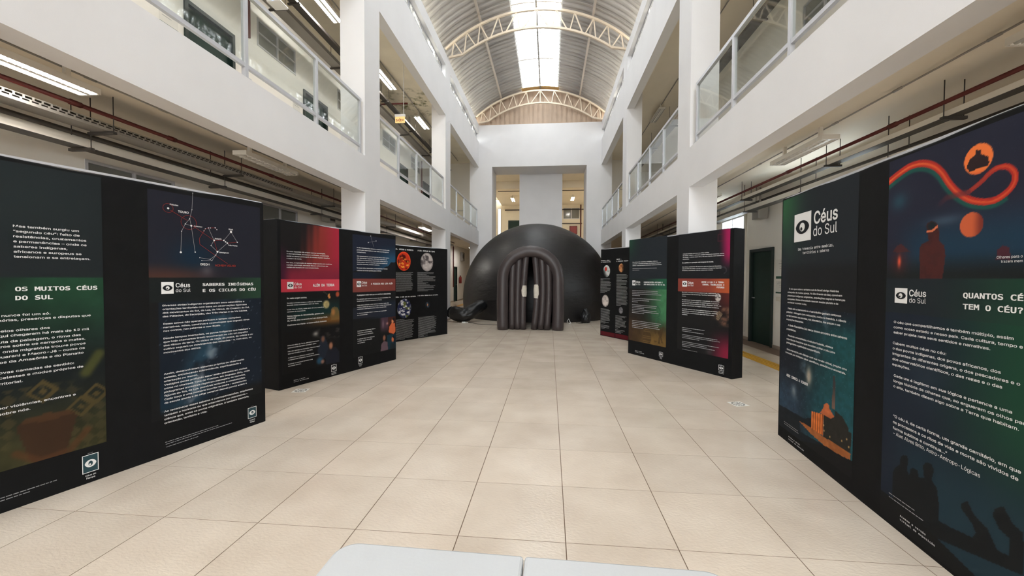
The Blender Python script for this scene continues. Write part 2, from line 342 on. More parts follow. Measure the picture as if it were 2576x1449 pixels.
TEXTS = {
 'L1': [
  ('b', 0.611, 1.751, 0.0315, 6, 0.352, ['Mas também surgiu um', '“segundo céu”: feito de', 'resistências, cruzamentos', 'e permanências – onde os', 'saberes indígenas,', 'africanos e europeus se', 'tensionam e se entrelaçam.']),
  ('m', 0.613, 1.355, 0.056, 0, 0.384, ['OS MUITOS CÉUS', 'DO SUL']),
  ('br', 0.763, 1.199, 0.05, 0, 0, ['nunca foi um só.']),
  ('br', 0.959, 1.17, 0.05, 0, 0, ['mórias, presenças e disputas que']),
  ('br', 0.759, 1.105, 0.05, 0, 0, ['pelos olhares dos']),
  ('br', 0.949, 1.075, 0.05, 0, 0, ['aqui chegaram há mais de 12 mil']),
  ('br', 0.906, 1.039, 0.05, 0, 0, ['uta da paisagem, o ritmo das']),
  ('br', 0.928, 1.01, 0.05, 0, 0, ['tros sobre os campos e matas.']),
  ('br', 0.929, 0.978, 0.05, 0, 0, ['onda migratória trouxe povos']),
  ('br', 0.925, 0.947, 0.05, 0, 0, ['Guarani e Macro-Jê – como os']),
  ('br', 0.918, 0.915, 0.05, 0, 0, ['dos da Amazônia e do Planalto']),
  ('br', 0.869, 0.852, 0.05, 0, 0, ['ovas camadas de sentido:']),
  ('br', 0.915, 0.82, 0.05, 0, 0, ['celestes e modos próprios de']),
  ('br', 0.635, 0.784, 0.05, 0, 0, ['rritorial.']),
  ('br', 0.874, 0.636, 0.05, 0, 0, ['por violências, encontros e']),
  ('br', 0.664, 0.6, 0.05, 0, 0, ['sobre nós.']),
  ('badge:Céus do/Pampa:0.013,0.048,0.06', 0.898, 0.074, 0.086, 0.126, 0, []),
  ('bars', 0.531, 0.089, 0, 0, 0, [[(0.532, 0.093), (0.787, 0.099)], [(0.531, 0.076), (0.693, 0.078)]]),
  ('logo', 1.38, 1.31, 0.086, 0.094, 0, []),
  ('B', 1.48, 1.361, 0, 0, 0.107, ['Céus']),
  ('t', 1.48, 1.322, 0, 0, 0.109, ['do Sul']),
  ('m', 1.684, 1.369, 0.052, 1, 0.477, ['SABERES INDÍGENAS', 'E OS CICLOS DO CÉU']),
  ('b', 1.386, 1.21, 0.0293, 2, 0.711, ['Diversas etnias indígenas organizaram seus calendários e', 'orientações territoriais com base em observações rigorosas', 'dos movimentos do Sol, da Lua, de Vênus, do Cruzeiro do Sul,', 'das Plêiades, de Escorpião, das Três Marias e da Via Láctea.']),
  ('b', 1.39, 1.063, 0.0285, 1, 0.704, ['Esses astros não apenas pontuam o tempo: compõem', 'narrativas, mitos, caminhos e cosmologias que seguem vivos', 'nos corpos, nas palavras e nos rituais.']),
  ('b', 1.389, 0.946, 0.0287, 0, 0.712, ['Desde tempos imemoriais, os povos indígenas que habitam o', 'que hoje chamamos Brasil reconhecem no céu um espelho', 'dos ritmos da terra. Os ciclos da caça, da pesca, da coleta e do', 'cultivo seguem os movimentos das estações – e, com eles, os', 'movimentos dos astros.']),
  ('b', 1.388, 0.659, 0.0293, 3, 0.678, ['Assim, desenvolveram sistemas próprios de observação', 'celeste, entrelaçando sobrevivência, espiritualidade e', 'orientação no mundo.', 'Vestígios desse profundo saber estão gravados em rochas', 'como no chamada Toca do Cosmos, em Itaguaçu (BA), onde', 'pictogramas ancestrais registram passagens de cometas,', 'figuras do Sol, da Lua, possíveis eclipses e constelações.', 'Cada traço é uma memória inscrita na pedra – testemunho', 'da escuta atenta e do olhar sensível desses povos sobre o']),
  ('b', 1.386, 0.356, 0.0313, 0, 0.734, ['Ao reconhecer esses saberes e cosmopercepções, ampliamos', 'também o horizonte do que entendemos por Astronomia –', 'ciência que, entre os povos originários, é também memória,', 'orientação, território e vida.']),
  ('bars', 0, 0, 0, 0, 0, [[(1.389, 0.112), (1.968, 0.11)], [(1.392, 0.093), (1.855, 0.093)], [(1.395, 0.074), (1.882, 0.07)]]),
  ('badge:Céus do/Pampa:0.013,0.048,0.06', 2.069, 0.08, 0.085, 0.104, 0, []),
  ('b', 1.506, 1.976, 0, 0, 0.078, ['TOURO']),
  ('b', 1.667, 1.547, 0, 0, 0.075, ['ORION']),
  ('b', 1.448, 2.027, 0, 0, 0.06, ['Plêiades']),
  ('b', 1.621, 1.873, 0, 0, 0.066, ['Aldebaran']),
  ('b', 1.79, 1.782, 0, 0, 0.058, ['Bellatrix']),
  ('b', 1.911, 1.878, 0, 0, 0.039, ['Rigel']),
  ('b', 1.904, 1.732, 0, 0, 0.084, ['Três Marias']),
  ('b', 1.827, 1.662, 0, 0, 0.083, ['Betelgeuse']),
  ('r', 1.79, 1.541, 0, 0, 0.179, ['HOMEM VELHO']),
 ],
 'L2': [
  ('b', 0.12, 1.776, 0.0307, 2, 0.671, ['Os voos espaciais não exigem apenas tecnologias.', 'A microgravidade, os espaços confinados, o isolamento', 'social e o tempo prolongado de missão impõem desafios', 'o corpo e à mente.']),
  ('b', 0.119, 1.63, 0.0305, 0, 0.712, ['Por isso, a exploração do espaço exige estudos em medicina,', 'nutrição, psicologia, educação física e outras áreas que', 'cuidam do humano em sua complexidade.']),
  ('logo', 0.125, 1.294, 0.089, 0.09, 0, []),
  ('B', 0.226, 1.341, 0, 0, 0.108, ['Céus']),
  ('t', 0.227, 1.301, 0, 0, 0.108, ['do Sul']),
  ('m', 0.508, 1.319, 0, 0, 0.365, ['ALÉM DA TERRA']),
  ('b', 0.12, 1.164, 0, 0, 0.294, ['Do vazio surgem sonhos.']),
  ('b', 0.119, 0.93, 0, 0, 0.564, ['Somos viajantes do desconhecido, guiados pela']),
  ('b', 0.122, 0.903, 0, 0, 0.121, ['esperança']),
  ('b', 0.122, 0.871, 0, 0, 0.628, ['de, um dia, pisar novamente na Lua e alcançar Marte.']),
  ('b', 0.123, 0.814, 0, 0, 0.614, ['O universo nos chama – e nossa essência é atender.']),
  ('b', 0.119, 1.104, 0.028, 0, 0.538, ['Sondas e rovers cruzam o silêncio do cosmos,', 'levando nossa curiosidade além da Terra.']),
  ('b', 0.12, 1.019, 0.029, 0, 0.564, ['Cada foto de Marte, cada dado da Lua, acende a', 'centelha do impossível.']),
  ('b', 0.123, 0.55, 0.031, 0, 0.479, ['Mirando além da Terra, percebemos que o', 'conhecimento também precisa ir além.']),
  ('b', 0.126, 0.473, 0.031, 0, 0.493, ['Não são apenas os chamados “talentos raros”', 'que nos levarão a Marte – ou além.']),
  ('b', 0.127, 0.389, 0.028, 1, 0.479, ['A natureza e o universo pedem uma', 'compreensão integrada, sensível e holística.']),
  ('b', 0.128, 0.309, 0.028, 0, 0.368, ['Explorar o espaço é também uma', 'travessia interior.']),
  ('badge:Astronomia e/Astronáutica:0.01,0.01,0.012', 0.806, 0.069, 0.094, 0.1, 0, []),
  ('M', 0.205, 0.081, 0.022, 1, 0.226, ['Acesse a versão', 'virtual da exposição']),
  ('b', 1.306, 1.906, 0.035, 0, 0.73, ['No Rio Grande do Sul, homens e mulheres movidos pela', 'paixão pelo saber dedicam suas vidas à construção do', 'conhecimento.']),
  ('b', 1.305, 1.775, 0.0318, 0, 0.727, ['São pesquisadores e pesquisadoras que, ao olhar para o', 'céu, desvendam segredos, reformam, expandem as', 'fronteiras da Astronomia. Mas também olham para os', 'mares, para a Terra e conectam suas descobertas às', 'questões humanas, sociais e culturais.']),
  ('b', 1.304, 1.587, 0.038, 0, 0.685, ['Em suas mãos, telescópios, computadores e mentes', 'criativas se tornam pontes para o infinito.']),
  ('logo', 1.298, 1.298, 0.091, 0.093, 0, []),
  ('B', 1.402, 1.349, 0, 0, 0.113, ['Céus']),
  ('t', 1.404, 1.308, 0, 0, 0.11, ['do Sul']),
  ('m', 1.6, 1.332, 0, 0, 0.512, ['A PESQUISA NOS LEVA ALÉM']),
  ('b', 1.301, 1.16, 0, 0, 0.772, ['A pesquisa é muito mais que um caminho de descobertas.']),
  ('b', 1.303, 1.099, 0.031, 0, 0.761, ['É a centelha que ilumina o avanço de uma sociedade, o fio', 'invisível que costura o presente ao futuro.']),
  ('b', 1.303, 1.004, 0.031, 1, 0.787, ['Cada dado coletado, cada hipótese testada, cada olhar', 'curioso voltado ao universo carrega o poder de transformar', 'realidades e abrir portas antes sequer imaginadas.']),
  ('b', 1.305, 0.878, 0.03, 0, 0.681, ['A ciência constrói o futuro – a massa da imaginação', 'em compreender.']),
  ('b', 1.308, 0.598, 0.033, 0, 0.384, ['A pesquisa transforma vidas e', 'Torna em conhecimento,', 'o conhecimento em futuro.']),
  ('b', 1.31, 0.47, 0.0315, 0, 0.365, ['É ciência feita com olhos no', 'infinito – e pés fincados', 'no território.']),
  ('badge:Pesquisa e/Ensino:0.01,0.01,0.012', 1.323, 0.087, 0.089, 0.105, 0, []),
 ],
 'L3': [
  ('m', 0.539, 2.073, 0, 0, 0.507, ['OL: ORIGEM E POTÊNCIA']),
  ('m', 1.176, 2.076, 0, 0, 0.553, ['A LUA: ESPELHO DO TEMPO']),
  ('m', 0.535, 0.995, 0, 0, 0.582, ['ERRA: O CHÃO QUE NOS SUSTENTA']),
  ('m', 1.174, 1.01, 0, 0, 0.661, ['A VIA LÁCTEA: PANORAMA DE LUZ E DE MISTÉRIO']),
  ('para', 0.543, 1.56, 0.0236, 19, 0.497, []),
  ('para', 1.17, 1.565, 0.0244, 19, 0.579, []),
  ('para', 0.535, 0.487, 0.0237, 20, 0.529, []),
  ('para', 1.191, 0.495, 0.0247, 20, 0.595, []),
 ],
 'R1': [
  ('logo', 0.226, 1.766, 0.26, 0.235, 0, []),
  ('B', 0.525, 1.886, 0, 0, 0.305, ['Céus']),
  ('t', 0.52, 1.791, 0, 0, 0.306, ['do Sul']),
  ('M', 0.295, 1.691, 0, 0, 0.494, ['Uma travessia entre memórias,']),
  ('M', 0.369, 1.657, 0, 0, 0.365, ['territórios e saberes']),
  ('b', 0.134, 1.357, 0.03, 1, 0.782, ['  O céu que cobre o extremo sul do Brasil abriga histórias', 'enlaçadas de muitos povos. No Rio Grande do Sul, convivem', 'presenças indígenas originárias, populações negras e heranças', 'europeias. Dessa diversidade nascem modos plurais e de', 'conhecer e contar o céu.']),
  ('b', 0.122, 1.183, 0.0327, 1, 0.829, ['  Neste solo a Astronomia e a Astronáutica ganham contornos', 'próprios – dialogam com a educação, a arte e a memória. A ciência', 'se faz também nas escolas, nos planetários, nas praças e nas', 'exposições itinerantes.']),
  ('b', 0.128, 1.034, 0.036, 0, 0.816, ['  A Rede Planetários Sul nasce desse encontro entre saberes', 'e territórios.']),
  ('b', 0.132, 0.943, 0.0325, 1, 0.706, ['  Reunindo universidades e institutos federais, oferece', 'experiências imersivas que convidam a olhar o céu como', 'protagonismo e patrimônio compartilhado.']),
  ('b', 0.117, 0.819, 0.031, 0, 0.854, ['  Esta exposição, em diálogo com sua versão virtual, propõe uma', 'travessia por múltiplos céus: científicos, simbólicos e ancestrais.']),
  ('m', 0.143, 0.585, 0, 0, 0.346, ['AQUI COMEÇA A VIAGEM']),
  ('M', 0.201, 0.057, 0.022, 1, 0.253, ['Acesse a versão', 'virtual da exposição']),
  ('bars', 0, 0, 0, 0, 0, [[(0.118, 0.163), (0.382, 0.176)], [(0.123, 0.146), (0.382, 0.161)]]),
  ('logo', 1.389, 1.314, 0.092, 0.086, 0, []),
  ('B', 1.494, 1.357, 0, 0, 0.113, ['Céus']),
  ('t', 1.495, 1.321, 0, 0, 0.111, ['do Sul']),
  ('m', 1.819, 1.363, 0.053, 1, 0.27, ['QUANTOS CÉUS', 'TEM O CÉU?']),
  ('b', 1.387, 1.195, 0.03, 0, 0.681, ['O céu que compartilhamos é também múltiplo, assim', 'como nosso estado e nosso país. Cada cultura, tempo e', 'saber projeta nele seus sentidos e narrativas.']),
  ('b', 1.384, 1.071, 0.0312, 2, 0.704, ['Cabem muitos céus no céu:', 'o dos povos indígenas, dos povos africanos, dos', 'imigrantes de diferentes origens, o dos pescadores e o', 'dos observatórios científicos, o das rezas e o das', 'equações.']),
  ('b', 1.398, 0.882, 0.031, 0, 0.662, ['Cada um é legítimo em sua lógica e pertence a uma', 'longa história de olhares que, ao erguerem os olhos para', 'o alto, também dizem algo sobre a Terra que habitam.']),
  ('b', 1.402, 0.644, 0.0345, 0, 0.701, ['“O céu é, de certa forma, um grande cemitério, em que', 'os processos e os ritos de vida e morte são vividos de', 'forma sublime e contínua...”']),
  ('t', 1.406, 0.543, 0, 0, 0.525, ['– Alan Alves Brito, Astro-Antropo-Lógicas']),
  ('M', 1.473, 0.095, 0.021, 1, 0.234, ['Acesse a versão', 'virtual da exposição']),
  ('bars', 0, 0, 0, 0, 0, [[(1.385, 0.184), (1.65, 0.196)], [(1.386, 0.162), (1.608, 0.172)]]),
  ('t', 1.973, 1.543, 0, 0, 0.107, ['Olhares para o']),
  ('t', 1.992, 1.524, 0, 0, 0.089, ['trazem mem']),
 ],
 'R2': [
  ('b', 0.102, 1.752, 0.0325, 2, 0.744, ['Nas práticas afro-brasileiras, a oralidade, o ritmo e o', 'movimento – expressos em toques de atabaques, danças e', 'cânticos – são uma maneira de transmitir saberes ancestrais.']),
  ('para', 0.104, 1.631, 0.03, 2, 0.69, []),
  ('logo', 0.103, 1.317, 0.086, 0.095, 0, []),
  ('B', 0.205, 1.368, 0, 0, 0.111, ['Céus']),
  ('t', 0.206, 1.326, 0, 0, 0.111, ['do Sul']),
  ('m', 0.41, 1.37, 0, 0, 0.46, ['COSMOPERCEPÇÕES AFRICANAS E']),
  ('m', 0.411, 1.33, 0, 0, 0.516, ['AFRO-BRASILEIRAS NO CÉU DO SUL']),
  ('para', 0.104, 1.215, 0.0307, 4, 0.749, []),
  ('para', 0.101, 1.067, 0.033, 3, 0.75, []),
  ('para', 0.103, 0.946, 0.0302, 6, 0.703, []),
  ('para', 0.108, 0.643, 0.0318, 5, 0.745, []),
  ('M', 0.198, 0.079, 0.025, 1, 0.24, ['Acesse a versão', 'virtual da exposição']),
  ('badge:Céus do/Pampa:0.01,0.01,0.012', 0.81, 0.085, 0.089, 0.077, 0, []),
  ('b', 1.305, 1.846, 0.0287, 2, 0.758, ['O Brasil também escreve sua trilha estelar.', 'Em 1985, o SCD-1, primeiro satélite totalmente nacional, entrou', 'em órbita – e ainda segue ativo, 30 anos depois, com resistência', 'e precisão.']),
  ('b', 1.297, 1.699, 0, 0, 0.589, ['É o satélite em operação mais longeva do mundo.']),
  ('b', 1.298, 1.634, 0.0285, 1, 0.721, ['Em 2024, celebramos 30 anos da Agência Espacial Brasileira,', 'que, ao lado do INPE e do IAE, fortalece o Programa Espacial', 'Brasileiro, conectando ciência, soberania e futuro.']),
  ('logo', 1.302, 1.321, 0.093, 0.093, 0, []),
  ('B', 1.408, 1.367, 0, 0, 0.114, ['Céus']),
  ('t', 1.408, 1.33, 0, 0, 0.115, ['do Sul']),
  ('m', 1.677, 1.387, 0, 0, 0.393, ['ENTRE A LUA E A TERRA:']),
  ('m', 1.694, 1.348, 0, 0, 0.38, ['SONHOS, TECNOLOGIAS E']),
  ('m', 1.946, 1.311, 0, 0, 0.129, ['FUTUROS']),
  ('b', 1.299, 1.221, 0.0305, 1, 0.715, ['Em 1969, um passo humano pisou a Lua: o astronauta', 'estadunidense Neil Armstrong. Mas foi a Terra inteira que se', 'moveu.']),
  ('b', 1.301, 1.099, 0.0303, 2, 0.725, ['No peito levar? O sonho pegadas – é na planeta, os caminhos', 'de uma revolução tecnológica. O caminho para a Lua passou', 'pelo primeiro satélite artificial em órbita, o Sputnik 1 (1957), e o', 'primeiro cosmonauta Yuri Gagarin (1961), ambos soviéticos.']),
  ('b', 1.304, 0.949, 0.0303, 0, 0.668, ['A corrida espacial não levou apenas foguetes ao espaço.', 'Impulsionou avanços em ciência dos materiais, satélites,', 'computação e comunicações que hoje fazem nosso', 'cotidiano.']),
  ('para', 1.309, 0.643, 0.028, 3, 0.747, []),
  ('para', 1.312, 0.529, 0.025, 3, 0.742, []),
  ('para', 1.314, 0.417, 0.026, 4, 0.706, []),
  ('para', 1.316, 0.291, 0.002, 1, 0.646, []),
  ('badge:Astronomia e/Astronáutica:0.01,0.01,0.012', 2.0, 0.088, 0.092, 0.082, 0, []),
 ],
 'R3': [
  ('m', 0.005, 1.887, 0.038, 0, 0.48, ['MERCÚRIO E VÊNUS -', 'OS VIZINHOS DO SOL']),
  ('m', 0.6, 1.897, 0.047, 1, 0.404, ['MARTE -', 'O PRÓXIMO PASSO?']),
  ('para', -0.006, 1.432, 0.0285, 13, 0.404, []),
  ('para', 0.013, 0.676, 0.0275, 14, 0.361, []),
  ('para', 0.03, 0.263, 0.026, 4, 0.333, []),
  ('para', 0.606, 1.534, 0.0282, 27, 0.395, []),
  ('para', 0.58, 0.546, 0.0271, 12, 0.386, []),
  ('para', 0.579, 0.205, 0.032, 3, 0.378, []),
 ],
}
CONST = {'white': [[(1.617, 2.155), (1.609, 2.013), (1.591, 1.935), (1.602, 1.878), (1.629, 1.658)], [(1.591, 1.935), (1.557, 1.888), (1.529, 1.824), (1.521, 1.65)], [(1.557, 1.888), (1.602, 1.878)], [(1.737, 1.876), (1.783, 1.771), (1.757, 1.723), (1.81, 1.672), (1.897, 1.756), (1.866, 1.778), (1.931, 1.861), (1.987, 1.771)], [(1.81, 1.672), (1.796, 1.642), (1.748, 1.601), (1.664, 1.612)], [(1.796, 1.642), (1.762, 1.59), (1.68, 1.588)]], 'red': [[(1.451, 1.986), (1.572, 1.919)], [(1.609, 1.882), (1.783, 1.771), (1.866, 1.778), (1.897, 1.756), (1.987, 1.771)], [(1.783, 1.771), (1.81, 1.672)], [(1.807, 1.866), (1.793, 1.883), (1.737, 1.876), (1.712, 1.865), (1.701, 1.846), (1.663, 1.776), (1.667, 1.727), (1.793, 1.638), (1.896, 1.569)]], 'stars': [(1.617, 2.155, 0.0037), (1.609, 2.013, 0.0037), (1.591, 1.935, 0.0056), (1.602, 1.878, 0.0103), (1.629, 1.658, 0.0066), (1.557, 1.888, 0.0056), (1.529, 1.824, 0.0047), (1.521, 1.65, 0.0112), (1.737, 1.876, 0.0056), (1.753, 1.877, 0.0056), (1.712, 1.865, 0.0056), (1.701, 1.846, 0.0056), (1.793, 1.883, 0.0066), (1.807, 1.868, 0.0056), (1.783, 1.771, 0.0103), (1.757, 1.723, 0.0056), (1.81, 1.672, 0.0122), (1.897, 1.756, 0.0094), (1.881, 1.766, 0.0084), (1.866, 1.778, 0.0094), (1.931, 1.861, 0.014), (1.987, 1.771, 0.0075), (1.796, 1.642, 0.0056), (1.748, 1.601, 0.0047), (1.664, 1.612, 0.0047), (1.762, 1.59, 0.0047), (1.68, 1.588, 0.0047), (1.436, 1.998, 0.0112)], 'circ': [(1.436, 2.0, 0.0356), (1.584, 1.903, 0.058)]}
PIC = {'rain': [(1.309, 2.031), (1.388, 2.061), (1.475, 2.083), (1.556, 2.076), (1.626, 2.045), (1.678, 1.997), (1.722, 1.932), (1.77, 1.877), (1.834, 1.829), (1.899, 1.806), (1.954, 1.804), (2.005, 1.828), (2.033, 1.862), (2.034, 1.903), (2.006, 1.936), (1.965, 1.944), (1.928, 1.93), (1.885, 1.897), (1.827, 1.865)], 'rtail': [(1.827, 1.865), (1.71, 1.862), (1.656, 1.826)], 'potc': [(1.87, 2.009), (1.8, 2.003), (1.933, 2.02), (1.873, 2.078), (1.866, 1.939)], 'pot': [(1.856, 2.052), (1.885, 2.049), (1.885, 2.029), (1.917, 2.006), (1.924, 1.98), (1.916, 1.963), (1.882, 1.964), (1.829, 1.961), (1.813, 1.982), (1.819, 2.004), (1.836, 2.024), (1.856, 2.031)], 'planet': [(1.847, 1.708), (1.787, 1.713), (1.905, 1.706), (1.845, 1.766), (1.849, 1.65)], 'person': [(1.563, 1.439), (1.553, 1.622), (1.568, 1.641), (1.61, 1.655), (1.602, 1.702), (1.592, 1.735), (1.603, 1.753), (1.632, 1.756), (1.662, 1.738), (1.673, 1.694), (1.672, 1.651), (1.705, 1.623), (1.714, 1.568), (1.698, 1.44)], 'band': [(1.595, 1.712), (1.627, 1.709), (1.666, 1.732), (1.665, 1.718), (1.627, 1.697), (1.597, 1.701)], 'hut': [(1.358, 1.61), (1.394, 1.648), (1.425, 1.653), (1.492, 1.603)], 'fire': [(1.413, 1.553)], 'p2': [(1.968, 1.538), (1.972, 1.581), (1.995, 1.6), (2.023, 1.587), (2.03, 1.535)], 'edge2': [(1.321, 1.441), (1.315, 2.13)], 'sil': [(1.41, 0.205), (1.409, 0.321), (1.43, 0.36), (1.459, 0.386), (1.464, 0.433), (1.484, 0.456), (1.513, 0.46), (1.52, 0.426), (1.51, 0.384), (1.528, 0.36), (1.536, 0.396), (1.555, 0.414), (1.582, 0.414), (1.594, 0.379), (1.626, 0.394), (1.616, 0.452), (1.633, 0.482), (1.669, 0.489), (1.687, 0.463), (1.672, 0.404), (1.707, 0.379), (1.719, 0.309), (1.722, 0.222), (1.774, 0.224), (1.902, 0.248), (1.917, 0.281), (1.9, 0.309), (1.84, 0.353), (1.842, 0.377), (1.872, 0.406), (1.906, 0.359), (1.973, 0.331), (2.015, 0.266), (2.063, 0.273), (2.067, 0.347), (2.022, 0.362), (1.989, 0.407), (2.002, 0.444), (2.036, 0.471), (2.078, 0.418), (2.119, 0.405), (2.125, 0.23), (1.416, 0.043)], 'edge22': [(1.329, 0.177), (1.321, 0.37)], 'chim': [(0.81, 0.508), (0.819, 0.746), (0.844, 0.752), (0.849, 0.503)], 'front': [(0.552, 0.399), (0.713, 0.427), (0.714, 0.264), (0.546, 0.258)], 'gable': [(0.67, 0.428), (0.71, 0.482), (0.71, 0.501), (0.745, 0.524), (0.779, 0.52), (0.782, 0.493), (0.844, 0.453), (0.8, 0.426)], 'dark': [(0.713, 0.427), (0.8, 0.426), (0.844, 0.453), (0.851, 0.503), (0.936, 0.484), (1.001, 0.432), (1.006, 0.406), (1.036, 0.406), (1.029, 0.268), (0.719, 0.26)], 'ground': [(0.372, 0.256), (0.479, 0.267), (0.719, 0.26), (1.033, 0.267), (1.026, 0.221), (0.929, 0.207), (0.722, 0.198), (0.542, 0.217)], 'hill': [(0.016, 0.289), (0.31, 0.299), (0.465, 0.306), (0.501, 0.332), (0.549, 0.339), (0.552, 0.26), (0.372, 0.256), (0.395, 0.174), (0.722, 0.198), (0.929, 0.207), (0.013, -0.016)], 'below': [(-0.035, -0.035), (0.398, 0.099), (0.722, 0.197), (0.929, 0.206), (1.035, 0.222), (1.093, 0.235), (1.104, -0.053), (-0.007, -0.679)], 'mw': [(0.59, 0.737), (0.471, 0.764), (0.315, 0.505), (0.707, 0.826)], 'lights': [(0.716, 0.346), (0.723, 0.308), (0.987, 0.347), (0.934, 0.314), (0.796, 0.289), (1.01, 0.302)]}
DISCS = {'L3': [(0.767, 1.821, 0.218, 'sun'), (1.47, 1.827, 0.225, 'moon'), (0.78, 0.739, 0.231, 'earth'), (1.488, 0.788, 0.127, 'galaxy')], 'R2': [(1.97, 1.172, 0.06, 'moon')], 'R3': [(0.227, 1.629, 0.148, 'mercury'), (0.191, 0.887, 0.15, 'venus'), (0.772, 1.699, 0.104, 'mars'), (0.77, 0.688, 0.084, 'grey')]}
# ------------------------------------------------------------------ lettering tools
FD = bpy.utils.system_resource('DATAFILES', path='fonts')
def font(n):
    try: return bpy.data.fonts.load(os.path.join(FD, n))
    except Exception: return None
SANS, MONO = font('Inter.woff2'), font('DejaVuSansMono.woff2')
_fc = {}
def text_mesh(body, mono, off):
    """outline of one line of text at size 1: vertices, faces, width"""
    key = (body, mono, off)
    if key in _fc: return _fc[key]
    c = bpy.data.curves.new('lettering_source', 'FONT')
    f = MONO if mono else SANS
    if f: c.font = f
    c.body = body; c.size = 1; c.resolution_u = 2; c.offset = off; c.fill_mode = 'FRONT'
    o = bpy.data.objects.new('lettering_source', c); COL.objects.link(o)
    dg = bpy.context.evaluated_depsgraph_get(); dg.update()
    me = o.evaluated_get(dg).to_mesh()
    co = np.zeros(len(me.vertices)*3); me.vertices.foreach_get('co', co); co = co.reshape(-1, 3)
    fs = [tuple(p.vertices) for p in me.polygons]
    o.evaluated_get(dg).to_mesh_clear()
    COL.objects.unlink(o); bpy.data.objects.remove(o); bpy.data.curves.remove(c)
    x0 = co[:, 0].min() if len(co) else 0; x1 = co[:, 0].max() if len(co) else 1
    _fc[key] = (co, fs, x0, x1)
    return _fc[key]

for _k in TEXTS.values():
    for _it in _k:
        if _it[0] in ('logo', 'bars', 'para') or _it[0].startswith('badge'): continue
        _s = _it[0][0]
        for _l in _it[6]: text_mesh(_l, _s in 'mM', {'b': .012, 'B': .015, 't': .0, 'm': .022, 'M': .008, 'r': .012}[_s])
# ------------------------------------------------------------------ main dimensions
XL, XR = -3.407, 2.378            # atrium faces of the two colonnades
WL, WR = -5.73, 4.68              # corridor back walls
COLS = [(-4.4, -3.73), (1.42, 2.08), (7.21, 7.87), (13.0, 13.655)]
YE = 19.22
BAYS = [(-3.73, 1.42), (2.08, 7.21), (7.87, 13.0), (13.655, YE)]
Z1B, Z1T, Z2B, Z2T, Z3B, Z3T = 3.022, 3.695, 6.751, 7.93, 8.37, 8.75
CEIL1, CEIL2 = 3.42, 7.35
YB = 30.6
RC0 = -0.487
YN = -15.9  # hall lengthened behind the camera to even out the daylight

# ------------------------------------------------------------------ floor
floor = struct(box(WL - .2, WR + .2, -4.6, YB, -0.14, -0.0015).box(XL, XR, YN, -4.6, -0.14, -0.0015).build('floor', GROUT), 'beige tiled floor of the long hall')
T = 0.6; G0X, G0Y = 0.098, 2.189
tm = MB()
h_ = T / 2 - 0.0028
tm.box(-h_, h_, -h_, h_, -0.012, 0)
tile0 = tm.build('floor_tile', TILE, floor)
cand, rest = [], []
for i in range(-10, 8):
    for j in range(-31, 48):
        cx, cy = G0X + T*(i+.5), G0Y + T*(j+.5)
        if not (WL + .1 < cx < WR - .1 and -4.6 < cy < YB - .2) and not (XL < cx < XR and YN < cy < -4): continue
        ang = abs(math.atan2(-cx, cy) - YAW)
        if cy > 0.7 and ang < 0.93 and -3.75 < cx < 3.15 and cy < 17: cand.append((cy + 0.2*abs(cx), cx, cy))
        else: rest.append((cx, cy))
cand.sort()
for k, (_, cx, cy) in enumerate(cand):
    if k < 298:
        o = tile0 if k == 0 else tile0.copy()
        if k: COL.objects.link(o)
        o.location = (cx, cy, 0)
    else: rest.append((cx, cy))
rm = MB()
for cx, cy in rest: rm.box(cx-h_, cx+h_, cy-h_, cy+h_, -.012, 0)
tag(rm.build('floor_tile_field', TILE, floor), kind='stuff')

# ------------------------------------------------------------------ columns, beams, slabs
SIDES = (('left', XL, -1, WL), ('right', XR, 1, WR))
def sx(side_x, sgn, a, b):
    p, q = side_x + sgn*a, side_x + sgn*b
    return (min(p, q), max(p, q))
for sname, X, s, W_ in SIDES:
    for k, (ya, yb) in enumerate(COLS):
        struct(box(*sx(X, s, 0, .465), ya, yb, 0, Z3T).build('column', WALL), '%s square white column of the %s colonnade' % (('rear', 'out-of-view', 'nearer', 'farther')[k], sname))
    for kb, (ya, yb) in enumerate(BAYS):
        pos = ('rear', 'nearest', 'middle', 'farthest')[kb]
        struct(box(*sx(X, s, 0, .23), ya, yb, Z1B, Z1T).build('beam', WALL), '%s white gallery edge beam on the %s side' % (pos, sname))
        struct(box(*sx(X, s, 0, .22), ya, yb, Z2B, Z2T).build('beam', WALL), '%s white upper beam below the clerestory on the %s side' % (pos, sname))
        struct(box(*sx(X, s, 0, .22), ya, yb, Z3B, Z3T).build('beam', WALL), '%s white roof edge beam on the %s side' % (pos, sname))
    x0, x1 = sx(X, s, .23, abs(W_ - X))
    struct(box(x0, x1, -4.4, YB, CEIL1, Z1T).build('ceiling', SOFFIT), 'beige underside of the gallery slab, %s corridor' % sname)
    x0, x1 = sx(X, s, .22, abs(W_ - X))
    struct(box(x0, x1, -4.4, YB, CEIL2, CEIL2 + .2).build('ceiling', SOFFITST if s < 0 else SOFFIT), 'ceiling of the upper %s gallery' % sname)

# end wall with its deep opening
OX0, OX1, OD = -2.766, 1.70, 20.72
ew = MB().box(XL - .44, OX0, YE, OD, 0, 8.74).box(OX1, XR + .49, YE, OD, 0, 8.74).box(OX0, OX1, YE, OD, 6.751, 8.74)
struct(ew.build('wall_end', WALL), 'white end wall with a tall deep opening behind the dome')
struct(box(-1.56, .62, OD + .01, 22.6, 0, 8.0).build('wall_shaft', WALL), 'plain grey-white shaft wall inside the end opening')
